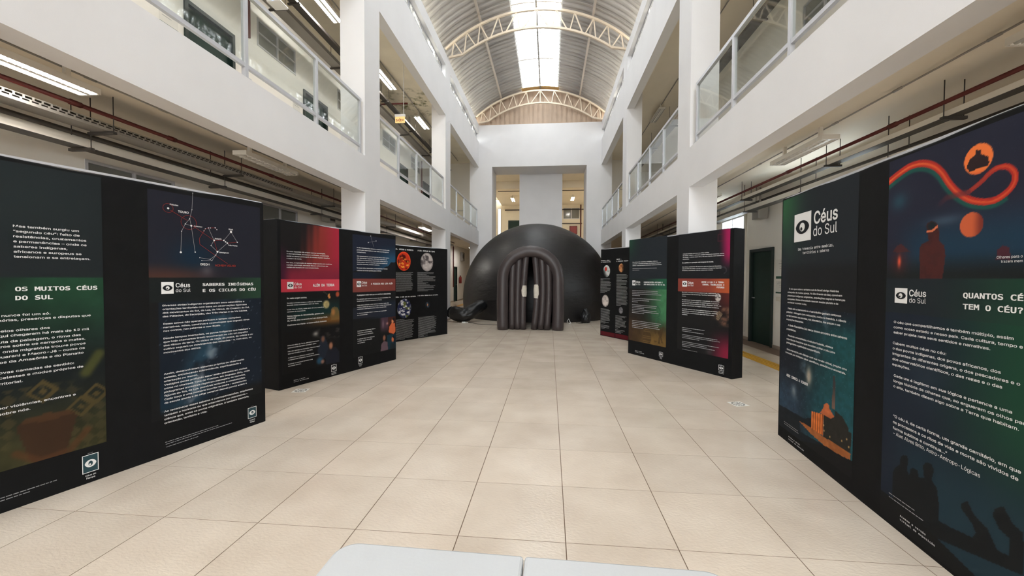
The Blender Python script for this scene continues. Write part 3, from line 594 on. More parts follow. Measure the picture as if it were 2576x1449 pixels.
# space behind the end wall
struct(box(WL, XL - .44, OD - .12, OD, Z1T, CEIL2).build('wall_partition', WALLIN), 'partition closing the far end of the left gallery')
struct(box(XR + .49, WR, OD - .12, OD, Z1T, CEIL2).build('wall_partition', WALLIN), 'partition closing the far end of the right gallery')
struct(box(WL, WR, YB, YB + .2, 0, 7.3).build('wall_back', CREAM), 'cream wall at the far end of the building')
struct(box(XL - .23, XR + .23, OD, YB, 6.95, 7.15).build('ceiling', SOFFIT), 'ceiling behind the end opening')
struct(box(XL - .2, XR + .2, 23.0, 23.3, 6.55, 6.95).build('beam', SOFFIT), 'cross beam under the far ceiling')
struct(box(XL - .23, XR + .23, 22.6, YB, CEIL1, Z1T).build('ceiling', SOFFIT), 'far gallery slab')

# ------------------------------------------------------------------ corridor back walls, doors and windows
def cells(y0, y1, z0, z1, holes):
    ys = sorted({y0, y1, *[h[0] for h in holes], *[h[1] for h in holes]})
    zs = sorted({z0, z1, *[h[2] for h in holes], *[h[3] for h in holes]})
    for a, b in zip(ys, ys[1:]):
        run = None
        for c, d in zip(zs, zs[1:]):
            my, mz = (a+b)/2, (c+d)/2
            if any(h[0] < my < h[1] and h[2] < mz < h[3] for h in holes):
                if run: yield (a, b, *run); run = None
            else: run = (run[0], d) if run else (c, d)
        if run: yield (a, b, *run)

LD_UP = [(5.90, 6.91), (8.97, 9.98), (14.9, 15.9), (17.85, 18.85)]
LW_UP = [(7.5, 8.7, 5.99, 6.53), (13.45, 14.6, 5.99, 6.53), (10.5, 11.7, 5.99, 6.53), (16.3, 17.4, 5.99, 6.53)]
LW_LO = [(4.5, 5.7, 2.3, 2.9), (7.55, 8.72, 2.3, 2.94), (10.35, 11.4, 2.3, 2.9)]
LD_LO = [(23.75, 24.6)]
RD_LO = [(8.91, 9.905)]
RW_LO = [(10.23, 11.5, 2.3, 3.0), (6.3, 7.7, 2.2, 2.95)]  # last entry is a hidden window added to light the corridor
RD_UP = [(5.0, 6.0), (10.6, 11.6)]
RW_UP = [(6.9, 8.1, 5.99, 6.53), (12.0, 13.2, 5.99, 6.53)]
dn = [0]; wnn = [0]
ORD = ('first', 'second', 'third', 'fourth', 'fifth')
def door(x, s, ya, yb, z0, label):
    dn[0] += 1
    d = struct(thing('door_%d' % dn[0], label, None, (x, (ya+yb)/2, z0)), label)
    hw = (yb-ya)/2; H = 2.125; fx0, fx1 = (-.03, .12) if s > 0 else (-.12, .03)
    MB().box(fx0, fx1, -hw, -hw+.06, 0, H).box(fx0, fx1, hw-.06, hw, 0, H).box(fx0, fx1, -hw+.06, hw-.06, H-.06, H).build('door_frame', DOORF, d)
    lx = (.035, .075) if s > 0 else (-.075, -.035)
    lf = box(*lx, -hw+.062, hw-.062, 0, H-.062).build('door_leaf', DOORG, d)
    hx = -.02 if s > 0 else .02
    MB().tube([(lx[0] if s > 0 else lx[1], hw-.14, 1.02), (hx, hw-.14, 1.02), (hx, hw-.26, 1.02)], .009, 8).build('door_handle', ALU, lf)
    return d
def window(x, s, ya, yb, za, zb, label, pane=DIMPANE, cols=2, rows=2, frame=ALU):
    wnn[0] += 1
    w = struct(thing('window_%d' % wnn[0], label, None, (x, (ya+yb)/2, za)), label)
    hw, H = (yb-ya)/2, zb-za
    fx = (-.01, .05) if s > 0 else (-.05, .01)
    f = MB().box(*fx, -hw, -hw+.035, 0, H).box(*fx, hw-.035, hw, 0, H).box(*fx, -hw+.035, hw-.035, 0, .035).box(*fx, -hw+.035, hw-.035, H-.035, H)
    for c in range(1, cols):
        yy = -hw + 2*hw*c/cols; f.box(*fx, yy-.018, yy+.018, .035, H-.035)
    f.build('window_frame', frame, w)
    for c in range(cols):
        y0, y1 = -hw + 2*hw*c/cols + (.018 if c else .035), -hw + 2*hw*(c+1)/cols - (.018 if c < cols-1 else .035)
        for r in range(rows):
            z0, z1 = H*r/rows + (.012 if r else .035), H*(r+1)/rows - (.012 if r < rows-1 else .035)
            if r < rows-1: box(*fx, y0, y1, z1, z1 + .024).build('glazing_bar', frame, w)
            px = (.018, .026) if s > 0 else (-.026, -.018)
            box(*px, y0, y1, z0, z1).build('pane', pane, w)
    return w
for sname, X, s, W_ in SIDES:
    up_d, lo_d, up_w, lo_w = (LD_UP, LD_LO, LW_UP, LW_LO) if s < 0 else (RD_UP, RD_LO, RW_UP, RW_LO)
    holes = [(a, b, Z1T, Z1T+2.125) for a, b in up_d] + [(a, b, 0, 2.125) for a, b in lo_d] + list(up_w) + list(lo_w)
    wm = MB()
    xa, xb = (W_ - .16, W_) if s < 0 else (W_, W_ + .16)
    for c in cells(-4.4, YB, 0, CEIL2, holes): wm.box(xa, xb, *c)
    struct(wm.build('wall_%s' % sname, WALLIN), 'corridor back wall on the %s side with doors and high windows' % sname)
    for k, (a, b) in enumerate(up_d): door(W_, s, a, b, Z1T, '%s dark green door from the camera on the upper %s gallery' % (ORD[k], sname))
    for a, b in lo_d: door(W_, s, a, b, 0, 'dark green door in the %s ground corridor' % sname)
    for k, h in enumerate(sorted(up_w)): window(W_, s, *h, '%s high two by two pane window from the camera on the upper %s gallery' % (ORD[k], sname))
    for k, h in enumerate(sorted(lo_w)): window(W_, s, *h, '%s high aluminium window from the camera in the %s ground corridor' % (ORD[k], sname), cols=2, rows=1, pane=CLEAR if s > 0 else DIMPANE)
    # baseboards
    bb = MB(); d = -s * .012
    last = -4.4
    for a, b in lo_d + [(YB, YB)]:
        bb.box(*sorted((W_, W_ + d)), last, a, 0, .075); last = b
    struct(bb.build('baseboard_%s' % sname, BASEB), 'low grey-beige skirting along the %s corridor' % sname)
    struct(box(*sorted((XL - .23, WL)) if s < 0 else sorted((XR + .23, WR)), -4.5, -4.4, 3.2 if s < 0 else 2.6, CEIL2).build('wall_near_%s' % sname, WALLIN), 'wall over the daylight opening added at the near end of the %s corridor' % sname)  # left open below, an added way in for corridor daylight
bbm = MB()
for sname, X, s, W_ in SIDES:
    for ya, yb in COLS[1:]:
        x0, x1 = sx(X, s, -.008, .473); bbm.box(x0, x1, ya-.008, yb+.008, 0, .07)
struct(bbm.build('baseboard_columns', BASEB), 'low grey skirting around the column feet')
nm = MB().box(XL, XR, YN - .1, YN, 0, Z1T).box(XL - .2, XL, YN, -4.4, 0, Z3T).box(XR, XR + .2, YN, -4.4, 0, Z3T)
gw = struct(thing('window_gable', '', None, (RC0, YN - .05, Z1T)), 'tall framed gable opening added behind the camera for daylight')  # unglazed opening, added to bring daylight in from behind
gf = MB()
for k in range(6): gf.box(-2.85 + 5.7*k/5 - .03, -2.85 + 5.7*k/5 + .03, -.04, .04, 0, 5.2 if k in (0, 5) else 6.2)
for z in (0.03, 2.0, 4.0): gf.box(-2.85, 2.85, -.04, .04, z - .03, z + .03)
gf.build('window_frame', ALU, gw)
struct(box(-20, 19, -40, YN, -.2, -.02).box(-20, XL - .2, YN, -4.6, -.2, -.02).box(XR + .2, 19, YN, -4.6, -.2, -.02).build('ground', mat('pale_concrete_paving', rgb(186, 180, 172), .9, var=.05)), 'pale paving outside the entrance behind the camera')
struct(nm.build('wall_near', WALL), 'plain white walls of the hall extension added behind the camera')
# far wall openings: bright window strip, door, dark window
def far_window(x0, x1, z0, z1, pane, label, cols=1):
    wnn[0] += 1
    w = struct(thing('window_%d' % wnn[0], label, None, ((x0+x1)/2, YB, z0)), label)
    hw, H = (x1-x0)/2, z1-z0
    f = MB().box(-hw, -hw+.03, -.04, 0, 0, H).box(hw-.03, hw, -.04, 0, 0, H).box(-hw+.03, hw-.03, -.04, 0, 0, .03).box(-hw+.03, hw-.03, -.04, 0, H-.03, H)
    for c in range(1, cols): f.box(-hw+2*hw*c/cols-.02, -hw+2*hw*c/cols+.02, -.04, 0, .03, H-.03)
    f.build('window_frame', ALU, w)
    for c in range(cols): box(-hw+2*hw*c/cols+.03, -hw+2*hw*(c+1)/cols-.03, -.02, -.012, .03, H-.03).build('pane', pane, w)
BRIGHT = mat('daylight_glow_pane', rgb(225, 232, 236), 0.4, emit=(0.85, 0.95, 1.0), estr=0.9)  # pane glows by itself in place of daylight behind it
far_window(-3.95, -3.70, 3.9, 6.72, BRIGHT, 'narrow bright window strip seen through the end opening')
far_window(1.0, 2.2, 5.9, 6.7, DIMPANE, 'dark glazed window high behind the dome', 2)
dn[0] += 1
fd = struct(thing('door_%d' % dn[0], '', None, (-2.65, YB, Z1T)), 'dark green door top seen behind the dome')
MB().box(-.5, -.44, -.06, 0, 0, 2.125).box(.44, .5, -.06, 0, 0, 2.125).box(-.44, .44, -.06, 0, 2.065, 2.125).build('door_frame', DOORF, fd)
box(-.44, .44, -.04, -.005, .01, 2.065).build('door_leaf', DOORG, fd)

# clerestory windows
for sname, X, s, W_ in SIDES:
    for kb, (ya, yb) in enumerate(BAYS[1:]):
        wnn[0] += 1
        L = '%s clerestory strip window under the roof on the %s side' % (('nearest', 'middle', 'farthest')[kb], sname)
        xc = X + s*.14
        w = struct(thing('window_%d' % wnn[0], L, None, (xc, (ya+yb)/2, Z2T)), L)
        hw, H = (yb-ya)/2, Z3B-Z2T
        f = MB().box(-.02, .02, -hw, hw, 0, .03).box(-.02, .02, -hw, hw, H-.03, H)
        n = 5
        for c in range(n+1):
            yy = -hw + 2*hw*c/n; f.box(-.02, .02, max(-hw, yy-.02), min(hw, yy+.02), .03, H-.03)
        f.build('window_frame', ALU, w)
        for c in range(n):
            y0, y1 = -hw+2*hw*c/n+.022, -hw+2*hw*(c+1)/n-.022
            box(-.004, .004, y0, y1, .032, H-.032).build('pane', SKYL, w)
            MB().bar((-s*.03, y0+.03, H*.5), (-s*.03, y1-.03, H*.5), .008).build('window_bar', ALU, w)

# ------------------------------------------------------------------ roof
RC, RR, RZ = -0.487, 4.65, 10.35
def arcz(dx, R=RR, z=RZ): return z - R + math.sqrt(R*R - dx*dx)
roof = struct(thing('roof', '', None, (0, 0, 0)), 'barrel vaulted roof of corrugated metal sheets with a central skylight')
prof = [(0.0, 0), (.085, 0), (.12, .05), (.215, .05), (.25, 0)]
ys_ = []
for k in range(4): ys_ += [(y + .25*k, h) for y, h in prof[(1 if k else 0):]]
def sheet(sgn):
    dxs = [.80, 1.2, 1.55, 1.95, 2.4, 2.75, 3.15, 3.55]
    vs_, fs_ = [], []
    for d in dxs:
        z = arcz(d); n = Vector((sgn*d, 0, z - (RZ - RR))).normalized()
        for (y, h) in ys_:
            vs_.append((RC + sgn*d + n.x*h, y*1.035, z + n.z*h))
    m = len(ys_)
    for i in range(len(dxs)-1):
        for k in range(m-1):
            q = (i*m+k, i*m+k+1, (i+1)*m+k+1, (i+1)*m+k)
            fs_.append(q if sgn > 0 else q[::-1])
    return MB().add(vs_, fs_)
for sgn in (-1, 1):
    s0 = None
    for k in range(37):
        if s0 is None: o = s0 = sheet(sgn).build('roof_sheet', SHEET, roof)
        else: o = s0.copy(); COL.objects.link(o)
        o.location = (0, -16.0 + k*1.0, 0.006*(k % 2))
# skylight sheets
PY = [-16.0, -13.66, -10.3, -6.94, -3.58, -.22, 3.14, 6.5, 9.86, 13.2, 16.55, 18.87]
for a, b in zip(PY, PY[1:]):
    for sgn in (-1, 1):
        vs_, fs_ = [], []
        n = 4
        for i in range(n+1):
            d = .02 + (.82 - .02) * i / n
            for y in (a + .015, b - .015): vs_.append((RC + sgn*d, y, arcz(d) + .03))
        for i in range(n):
            q = (2*i, 2*i+1, 2*i+3, 2*i+2); fs_.append(q if sgn > 0 else q[::-1])
        MB().add(vs_, fs_, True).build('skylight_sheet', SKYL, roof)
for y in PY[1:-1]:
    MB().tube([(RC + d, y, arcz(abs(d)) + .0) for d in np.linspace(-.82, .82, 9)], .014, 4, square=True).build('skylight_bar', PURL, roof)
# end cap of the skylight
cap = MB()
vs_, fs_ = [], []
for i, d in enumerate(np.linspace(-.86, .86, 9)):
    for y, dz in ((18.86, -.03), (18.94, -.03), (19.4, .02)): vs_.append((RC + d, y, arcz(abs(d)) + dz))
for i in range(8):
    for k in range(2): fs_.append((i*3+k, (i+1)*3+k, (i+1)*3+k+1, i*3+k+1))
cap.add(vs_, fs_)
cap.build('skylight_end_cap', mat('ochre_wood', rgb(214, 180, 120), 0.6), roof)
for d in (-1.83, 0.0, 1.83):
    zz = arcz(abs(d)) - .05
    MB().bar((RC + d, -16, zz), (RC + d, 19.3, zz), .035 if d else .026).build('purlin', PURL if d else GALV, roof)
for d in (-.83, .83):
    zz = arcz(abs(d)) - .012
    MB().bar((RC + d, -16, zz), (RC + d, 18.87, zz), .013).build('skylight_edge_trim', WHITEP, roof)
# gable of vertical boards
gab = struct(thing('wall_gable', '', None, (0, 0, 0)), 'gable of upright tan metal boards above the end wall')
k = 0
d = -3.06
while d < 3.06:
    w_ = .15 if k % 2 else .075
    za, zb = 8.72, arcz(min(3.5, max(abs(d), abs(d + w_)))) + .0
    y0 = YE + .05 + (.0 if k % 2 else .028)
    MB().box(RC + d + .001, RC + d + w_ - .001, y0, y0 + .02, za, zb).build('board', GABLE, gab)
    d += w_; k += 1
bk = MB(); dd = list(np.linspace(-3.3, 3.3, 23))
bk.add([(RC + d, YE + .1, 8.6) for d in dd] + [(RC + d, YE + .1, arcz(abs(d)) + .05) for d in dd], [(i, i+1, 24+i, 23+i) for i in range(22)])
bk.build('backing', mat('brown_underlay', rgb(92, 76, 62), .8), gab)

# trusses
def truss(y, label):
    t = thing('roof_truss', label, 'truss', (RC, y, 8.75))
    T0 = lambda dx: (dx, 0, arcz(dx, 4.51, 10.19) - 8.75)
    B0 = lambda dx: (dx, 0, arcz(dx, 4.22, 9.617) - 8.75)
    MB().tube([T0(d) for d in np.linspace(-3.0, 3.0, 25)], .034, 4, square=True).build('top_chord', STEELP, t)
    bp = [(-2.88, 0, .02)] + [B0(d) for d in np.linspace(-2.43, 2.43, 21)] + [(2.88, 0, .02)]
    MB().tube(bp, .032, 4, square=True).build('bottom_chord', STEELP, t)
    web = [(0, .435), (.642, .53), (.642, 1.0), (1.242, 1.09), (1.242, 1.5), (1.848, 1.575), (1.848, 1.92), (2.297, 1.99), (2.297, 2.37), (2.717, 2.425), (2.717, 2.8)]
    for a, b in web:
        for sg in (-1, 1):
            q = B0(sg*b) if b <= 2.43 else (sg*b, 0, .035)
            MB().bar(T0(sg*a), q, .017).build('web_bar', STEELP, t)
    MB().bar(T0(0), B0(0), .017).build('web_bar', STEELP, t)
    return t
truss(13.33, 'arched cream lattice truss crossing in front of the bright skylight')
truss(19.0, 'arched cream lattice truss standing just before the board gable')

# ------------------------------------------------------------------ railings
def railing(X, s, y0, y1, posts, label):
    t = thing('glass_railing', label, 'railing', (X + s*.05, y0, Z1T), 0, 'glass gallery railings')
    TOP, LOW = 4.70 - Z1T, 3.845 - Z1T
    MB().box(-.025, .025, 0, y1-y0, TOP-.05, TOP).build('top_rail', ALU, t)
    MB().box(-.02, .02, 0, y1-y0, LOW-.022, LOW+.022).build('bottom_rail', ALU, t)
    ps = [p - y0 for p in posts]
    for p in ps:
        pm = MB().box(-.024, .024, p-.024, p+.024, 0, TOP-.05).box(-.045, .045, p-.045, p+.045, -.0, .012)
        pm.build('post', ALU, t)
    edges = sorted([0.0] + ps + [y1-y0])
    for a, b in zip(edges, edges[1:]):
        if b - a < .3: continue
        MB().box(-.005, .005, a+.026, b-.026, LOW+.022, TOP-.052).build('glass_panel', GLASS, t)
railing(XL, -1, -3.72, 1.40, [-2.6, -1.2, .2, 1.37], 'glass railing of the left gallery beside the camera')
railing(XL, -1, 2.09, 7.13, [2.93, 4.33, 5.725, 7.10], 'nearest glass and aluminium railing on the left gallery')
railing(XL, -1, 7.88, 12.86, [8.99, 10.25, 11.5, 12.83], 'middle glass railing on the left gallery, under the exit sign')
railing(XL, -1, 13.67, 19.0, [14.77, 16.08, 17.51, 18.97], 'farthest glass railing on the left gallery, ending at the end wall')
railing(XR, 1, 2.09, 7.03, [3.11, 4.39, 5.67, 7.0], 'nearest glass and aluminium railing on the right gallery')
railing(XR, 1, 7.88, 12.76, [8.98, 10.18, 11.49, 12.73], 'middle glass railing on the right gallery between two columns')
railing(XR, 1, 13.67, 19.05, [14.73, 16.14, 17.59, 19.02], 'farthest glass railing on the right gallery near the end wall')

# ------------------------------------------------------------------ lamps
def lamp(x, y0, z, lit, label, top, L=1.2, fins=0, along='y', grp=None):
    t = thing('ceiling_lamp', label, 'lamp', (x, y0, z), 0 if along == 'y' else -math.pi/2, grp)
    body = MB().box(-.105, .105, 0, L, .035, .06).box(-.105, -.10, 0, L, 0, .035).box(.10, .105, 0, L, 0, .035).box(-.10, .10, 0, .012, 0, .035).box(-.10, .10, L-.012, L, 0, .035).box(-.024, .024, .012, L-.012, .0, .035)
    body.build('housing', LAMPB, t)
    for xx in (-.062, .062):
        MB().tube([(xx, .03, .018), (xx, L-.03, .014)], .017, 10).build('tube', TUBEON if lit else TUBEOFF, t)
    if fins:
        f0 = None
        for k in range(fins):
            yy = .03 + (L-.06)*k/(fins-1)
            for xx in (-.098, .014):
                if f0 is None: q = f0 = MB().box(0, .084, 0, .003, -.004, .03).build('louvre', LAMPB, t)
                else: q = f0.copy(); COL.objects.link(q); q.parent = t
                q.location = (xx, yy, 0)
    for yy in (.2, L-.2):
        MB().box(-.02, .02, yy-.02, yy+.02, .06, top - z).build('mounting_bracket', LAMPB, t)
    return t
GL = 'fluorescent ceiling lamps'
lamp(-4.6, 23.2, 3.20, True, 'lit lamp at the far end of the left ground corridor', CEIL1, grp=GL)
lamp(-4.44, 2.36, 3.20, True, 'lit twin-tube lamp with louvres over the left ground corridor', CEIL1, fins=26, grp=GL)
lamp(-4.43, 5.42, 3.20, False, 'unlit twin-tube lamp over the nearest left exhibition panels', CEIL1, fins=14, grp=GL)
lamp(-4.45, 8.75, 3.20, False, 'unlit lamp in the left ground corridor beyond the first column', CEIL1, grp=GL)
lamp(-4.48, 13.75, 3.20, True, 'lit lamp in the left ground corridor just past the second column', CEIL1, grp=GL)
lamp(-4.71, 4.2, 7.10, True, 'unseen lit lamp added above the nearest left gallery railing', CEIL2, grp=GL)  # out of view, added to brighten the left gallery
lamp(-4.71, 7.5, 7.10, True, 'lit twin-tube lamp on the left gallery beside the first column', CEIL2, grp=GL)
lamp(-4.72, 10.7, 7.10, True, 'lit twin-tube lamp on the left gallery before the exit sign', CEIL2, grp=GL)
lamp(-4.69, 13.93, 7.10, True, 'lit twin-tube lamp on the left gallery under the mossy ceiling stain', CEIL2, grp=GL)
lamp(3.50, 2.2, 3.20, False, 'unlit lamp over the nearest right exhibition panel', CEIL1, fins=14, grp=GL)
lamp(3.49, 5.42, 3.20, False, 'unlit twin-tube lamp in the right ground corridor before the column', CEIL1, fins=14, grp=GL)
lamp(3.50, 8.9, 3.20, False, 'unlit lamp in the right ground corridor beyond the column', CEIL1, grp=GL)
lamp(3.70, 13.95, 7.10, False, 'unlit lamp on the right gallery ceiling beside the second column', CEIL2, grp=GL)
lamp(3.70, 7.3, 7.10, False, 'unlit lamp on the right gallery at the top edge of the photo', CEIL2, grp=GL)
lamp(-2.5, 26.7, 6.74, True, 'small lit lamp seen left of the shaft behind the dome', 6.95, grp=GL)
lamp(1.5, 26.7, 6.74, True, 'small lit lamp seen right of the shaft behind the dome', 6.95, grp=GL)

# ------------------------------------------------------------------ pipes, conduits and cable trays
def pipe(name, label, pts, r, m, n=10, joints=(), jr=1.35):
    t = thing(name, label, 'pipe' if 'pipe' in name else 'conduit', pts[0])
    o = Vector(pts[0])
    MB().tube([Vector(p) - o for p in pts], r, n).build('pipe_run', m, t)
    for j in joints:
        a = Vector(j) - o
        MB().tube([a + Vector((0, -.05, 0)), a + Vector((0, .05, 0))], r*jr, n).build('pipe_coupling', m, t)
    return t
pipe('red_pipe', 'dark red fire pipe running along the left ground corridor ceiling', [(-4.8, 1.0, 3.2), (-4.8, 20.0, 3.2)], .021, REDP, joints=[(-4.8, 2.6, 3.2), (-4.8, 3.7, 3.2), (-4.8, 4.75, 3.2), (-4.8, 6.6, 3.2)])
pipe('red_pipe', 'dark red fire pipe running along the right ground corridor ceiling', [(3.87, 1.0, 3.2), (3.87, 20.0, 3.2)], .021, REDP, joints=[(3.87, 2.9, 3.2), (3.87, 5.0, 3.2), (3.87, 7.0, 3.2)])
pipe('conduit', 'thin ceiling conduit over the left ground corridor lamps', [(-4.5, 1.5, 3.385), (-4.5, 20.0, 3.385)], .009, GALV, joints=[(-4.5, 3.6 + .75*k, 3.385) for k in range(6)], jr=1.5)
pipe('conduit', 'thin ceiling conduit over the right ground corridor lamps', [(3.52, 1.5, 3.385), (3.52, 20.0, 3.385)], .009, GALV, joints=[(3.52, 2.7 + .9*k, 3.385) for k in range(6)], jr=1.5)
pipe('conduit', 'ceiling conduit along the lit lamps of the left gallery', [(-4.62, 1.5, 7.31), (-4.62, 20.0, 7.31)], .014, GALV)
pipe('conduit', 'ceiling conduit along the unlit lamps of the right gallery', [(3.72, 1.5, 7.31), (3.72, 20.0, 7.31)], .014, GALV)
pipe('red_pipe', 'short red pipe crossing the left gallery ceiling near the exit sign', [(-5.6, 12.5, 6.95), (-4.5, 12.5, 6.95)], .025, REDP)
pipe('red_pipe', 'red riser pipe dropping down the left gallery wall between door and window', [(-5.66, 7.2, 7.3), (-5.66, 7.2, 5.95)], .028, REDP)
pipe('red_pipe', 'red riser pipe on the far wall right of the shaft', [(2.28, YB-.3, Z1T), (2.28, YB-.3, 6.9)], .05, REDP)
pipe('red_pipe', 'red riser pipe beside the far green door at the left of the dome', [(-5.66, 23.4, .9), (-5.66, 23.4, 3.3)], .035, REDP)
pipe('red_pipe', 'red riser on the left gallery wall before its last door', [(-5.66, 17.5, Z1T), (-5.66, 17.5, 6.6)], .03, REDP)
pipe('conduit', 'dark conduit crossing the far ceiling behind the dome', [(-3.3, 25.5, 6.93), (2.3, 25.5, 6.93)], .02, DARKM)
pipe('conduit', 'dark pipe along the top of the far cream wall', [(-3.4, YB-.04, 6.6), (2.5, YB-.04, 6.6)], .04, DARKM)
pipe('conduit', 'grey rail across the far wall at door height', [(.6, YB-.035, 5.55), (2.4, YB-.035, 5.55)], .035, DARKM)
pipe('conduit', 'pale pipe beside the bright window in the right ground corridor', [(4.62, 10.05, 0.2), (4.62, 10.05, 3.1)], .03, PVC)

pipe('conduit', 'dark conduit high along the left ground corridor wall', [(-5.45, 1.0, 3.3), (-5.45, 20.0, 3.3)], .022, DARKM)
pipe('conduit', 'second dark conduit against the left ground corridor wall', [(-5.64, 1.0, 3.16), (-5.64, 20.0, 3.16)], .03, DARKM)
pipe('conduit', 'dark conduit high along the right ground corridor wall', [(4.42, 1.0, 3.3), (4.42, 20.0, 3.3)], .022, DARKM)
pipe('conduit', 'second dark conduit against the right ground corridor wall', [(4.6, 1.0, 3.16), (4.6, 20.0, 3.16)], .03, DARKM)

def tray(name, label, xi, xo, z0, z1, y0, y1, hang, top, m, perf=None):
    """U-shaped cable tray from xi (atrium side) to xo, hung on threaded rods"""
    t = thing(name, label, 'cable tray', (xi, y0, z0))
    w = xo - xi; sg = 1 if w > 0 else -1; H = z1 - z0; L = y1 - y0
    x0, x1 = sorted((0, w))
    MB().box(x0, x1, 0, L, 0, .004).build('tray_base', DARKM if m is PVC else m, t)
    ox0, ox1 = sorted((w - sg*.004, w)); MB().box(ox0, ox1, 0, L, .004, H).build('tray_side', m, t)
    ix0, ix1 = sorted((0, sg*.004))
    if perf:
        a, b = perf; pm = MB()
        pm.box(ix0, ix1, 0, L, .004, .028).box(ix0, ix1, 0, L, H-.008, H).box(ix0, ix1, a-y0, b-y0, H*.58-.004, H*.58+.004)
        pm.box(ix0, ix1, 0, a-y0, .028, H-.008).box(ix0, ix1, b-y0, L, .028, H-.008)
        yy = a - y0
        while yy < b - y0:
            pm.box(ix0, ix1, yy, yy+.018, .028, H*.58-.004).box(ix0, ix1, yy+.02, yy+.038, H*.58+.004, H-.008); yy += .07
        pm.build('perforated_side', m, t)
    else: MB().box(ix0, ix1, 0, L, .004, H).build('tray_side', m, t)
    cb = MB()
    for k in range(3):
        xx = w*(.3 + .2*k); cb.tube([(xx, 0, .02), (xx, L, .02)], .011, 6)
    cb.build('cable_bundle', BLACKP, t)
    for yh in hang:
        MB().box(min(x0, x1)-.05, max(x0, x1)+.05, yh-y0-.02, yh-y0+.02, -.03, -.001).build('support_bar', DARKM, t)
        for xx in (x0-.03, x1+.03):
            MB().tube([(xx, yh-y0, -.03), (xx, yh-y0, top - z0)], .005, 6).build('hanger_rod', DARKM, t)
    return t
HL = [2.6, 4.05, 5.9, 8.6, 10.4, 12.2, 15.0, 17.0]
tray('cable_tray', 'perforated grey cable tray below the red pipe of the left corridor', -4.82, -5.04, 3.04, 3.12, 1.0, 20.0, HL, CEIL1, GALV, perf=(2.3, 7.2))
tray('cable_tray', 'lower pale cable trunking on the left ground corridor', -5.1, -5.28, 2.87, 2.96, 1.0, 20.0, HL, CEIL1, PVC)
tray('cable_tray', 'grey cable tray below the red pipe of the right corridor', 3.90, 4.02, 3.06, 3.12, 1.0, 20.0, [2.9, 4.4, 6.1, 8.6, 10.4, 12.2, 15.0], CEIL1, PVC)
tray('cable_tray', 'lower pale cable trunking above the right exhibition panels', 4.09, 4.26, 2.87, 2.955, 1.0, 20.0, [3.4, 5.3, 7.0, 8.9, 10.7, 12.5, 15.0], CEIL1, PVC)
tray('cable_tray', 'dark cable tray hung under the left gallery ceiling', -4.95, -5.1, 6.82, 6.88, 1.0, 20.0, [5.3, 7.6, 9.8, 12.0, 14.5, 17.0], CEIL2, DARKM)
tray('cable_tray', 'wide galvanised cable tray beside the left gallery wall', -5.17, -5.42, 6.66, 6.74, 1.0, 20.0, [5.2, 7.5, 9.7, 11.9, 14.4, 16.9], CEIL2, GALV)
tray('cable_tray', 'dark cable tray hung under the right gallery ceiling', 4.1, 4.3, 6.7, 6.78, 1.0, 20.0, [5.2, 8.7, 11.9, 14.4, 16.9], CEIL2, DARKM)

# ------------------------------------------------------------------ small wall and ceiling fittings
def notice(x, s, y, z, w, h, label, rows=4, bar=True):
    t = thing('wall_notice', label, 'notice', (x, y, z), 0, 'paper notices beside doors')
    xs = sorted((0, -s*.006))
    box(*xs, 0, w, 0, h).build('sheet', PAPER, t)
    xi = sorted((-s*.006, -s*.0075))
    m = MB()
    for k in range(rows): m.box(*xi, w*.12, w*random.uniform(.6, .9), h*(.92 - .13*k) - .006, h*(.92 - .13*k))
    m.build('printed_lines', INKG, t)
    if bar: box(*xi, 0, w, h*.02, h*.14).build('printed_band', GREENINK, t)
notice(WL, -1, 5.50, 5.19, .30, .26, 'white notice with green band left of the nearest gallery door')
notice(WL, -1, 8.60, 5.19, .26, .24, 'white notice left of the second gallery door')
notice(WR, 1, 8.48, 1.45, .34, .40, 'upper white notice beside the green door of the right corridor')
notice(WR, 1, 8.48, 1.15, .34, .26, 'lower white notice beside the green door of the right corridor')
tag(box(WR - .02, WR, 8.62, 8.78, 1.0, 1.08).build('door_plate', PVC), 'small pale plate under the notices by the right door', 'sign')

t = thing('exit_sign', 'yellow illuminated exit sign hanging over the left gallery', 'sign', (-4.05, 10.65, 5.63))
sgn_m = mat('lit_yellow_acrylic', rgb(246, 206, 130), 0.4, emit=(1.0, 0.72, 0.34), estr=0.3)
box(-.13, .13, 0, .035, 0, .16).build('sign_face', sgn_m, t)
box(-.14, .14, -.008, .043, .16, .225).build('battery_housing', WHITEP, t)
MB().tube([(.1, .018, .225), (.1, .018, CEIL2 - 5.63)], .008, 8).build('hanging_rod', WHITEP, t)

t = thing('wifi_router', 'white wireless router with blue light on the left gallery tray', 'router', (-4.98, 7.05, 6.40))
box(-.13, .13, -.13, .13, 0, .045).build('casing', WHITEP, t, bevel=.02)
box(-.012, .012, -.135, -.13, .015, .025).build('indicator_light', mat('blue_led', rgb(80, 120, 255), .4, emit=(.15, .3, 1), estr=6), t)
MB().tube([(0, 0, .045), (0, 0, .40)], .008, 6).build('bracket', DARKM, t)

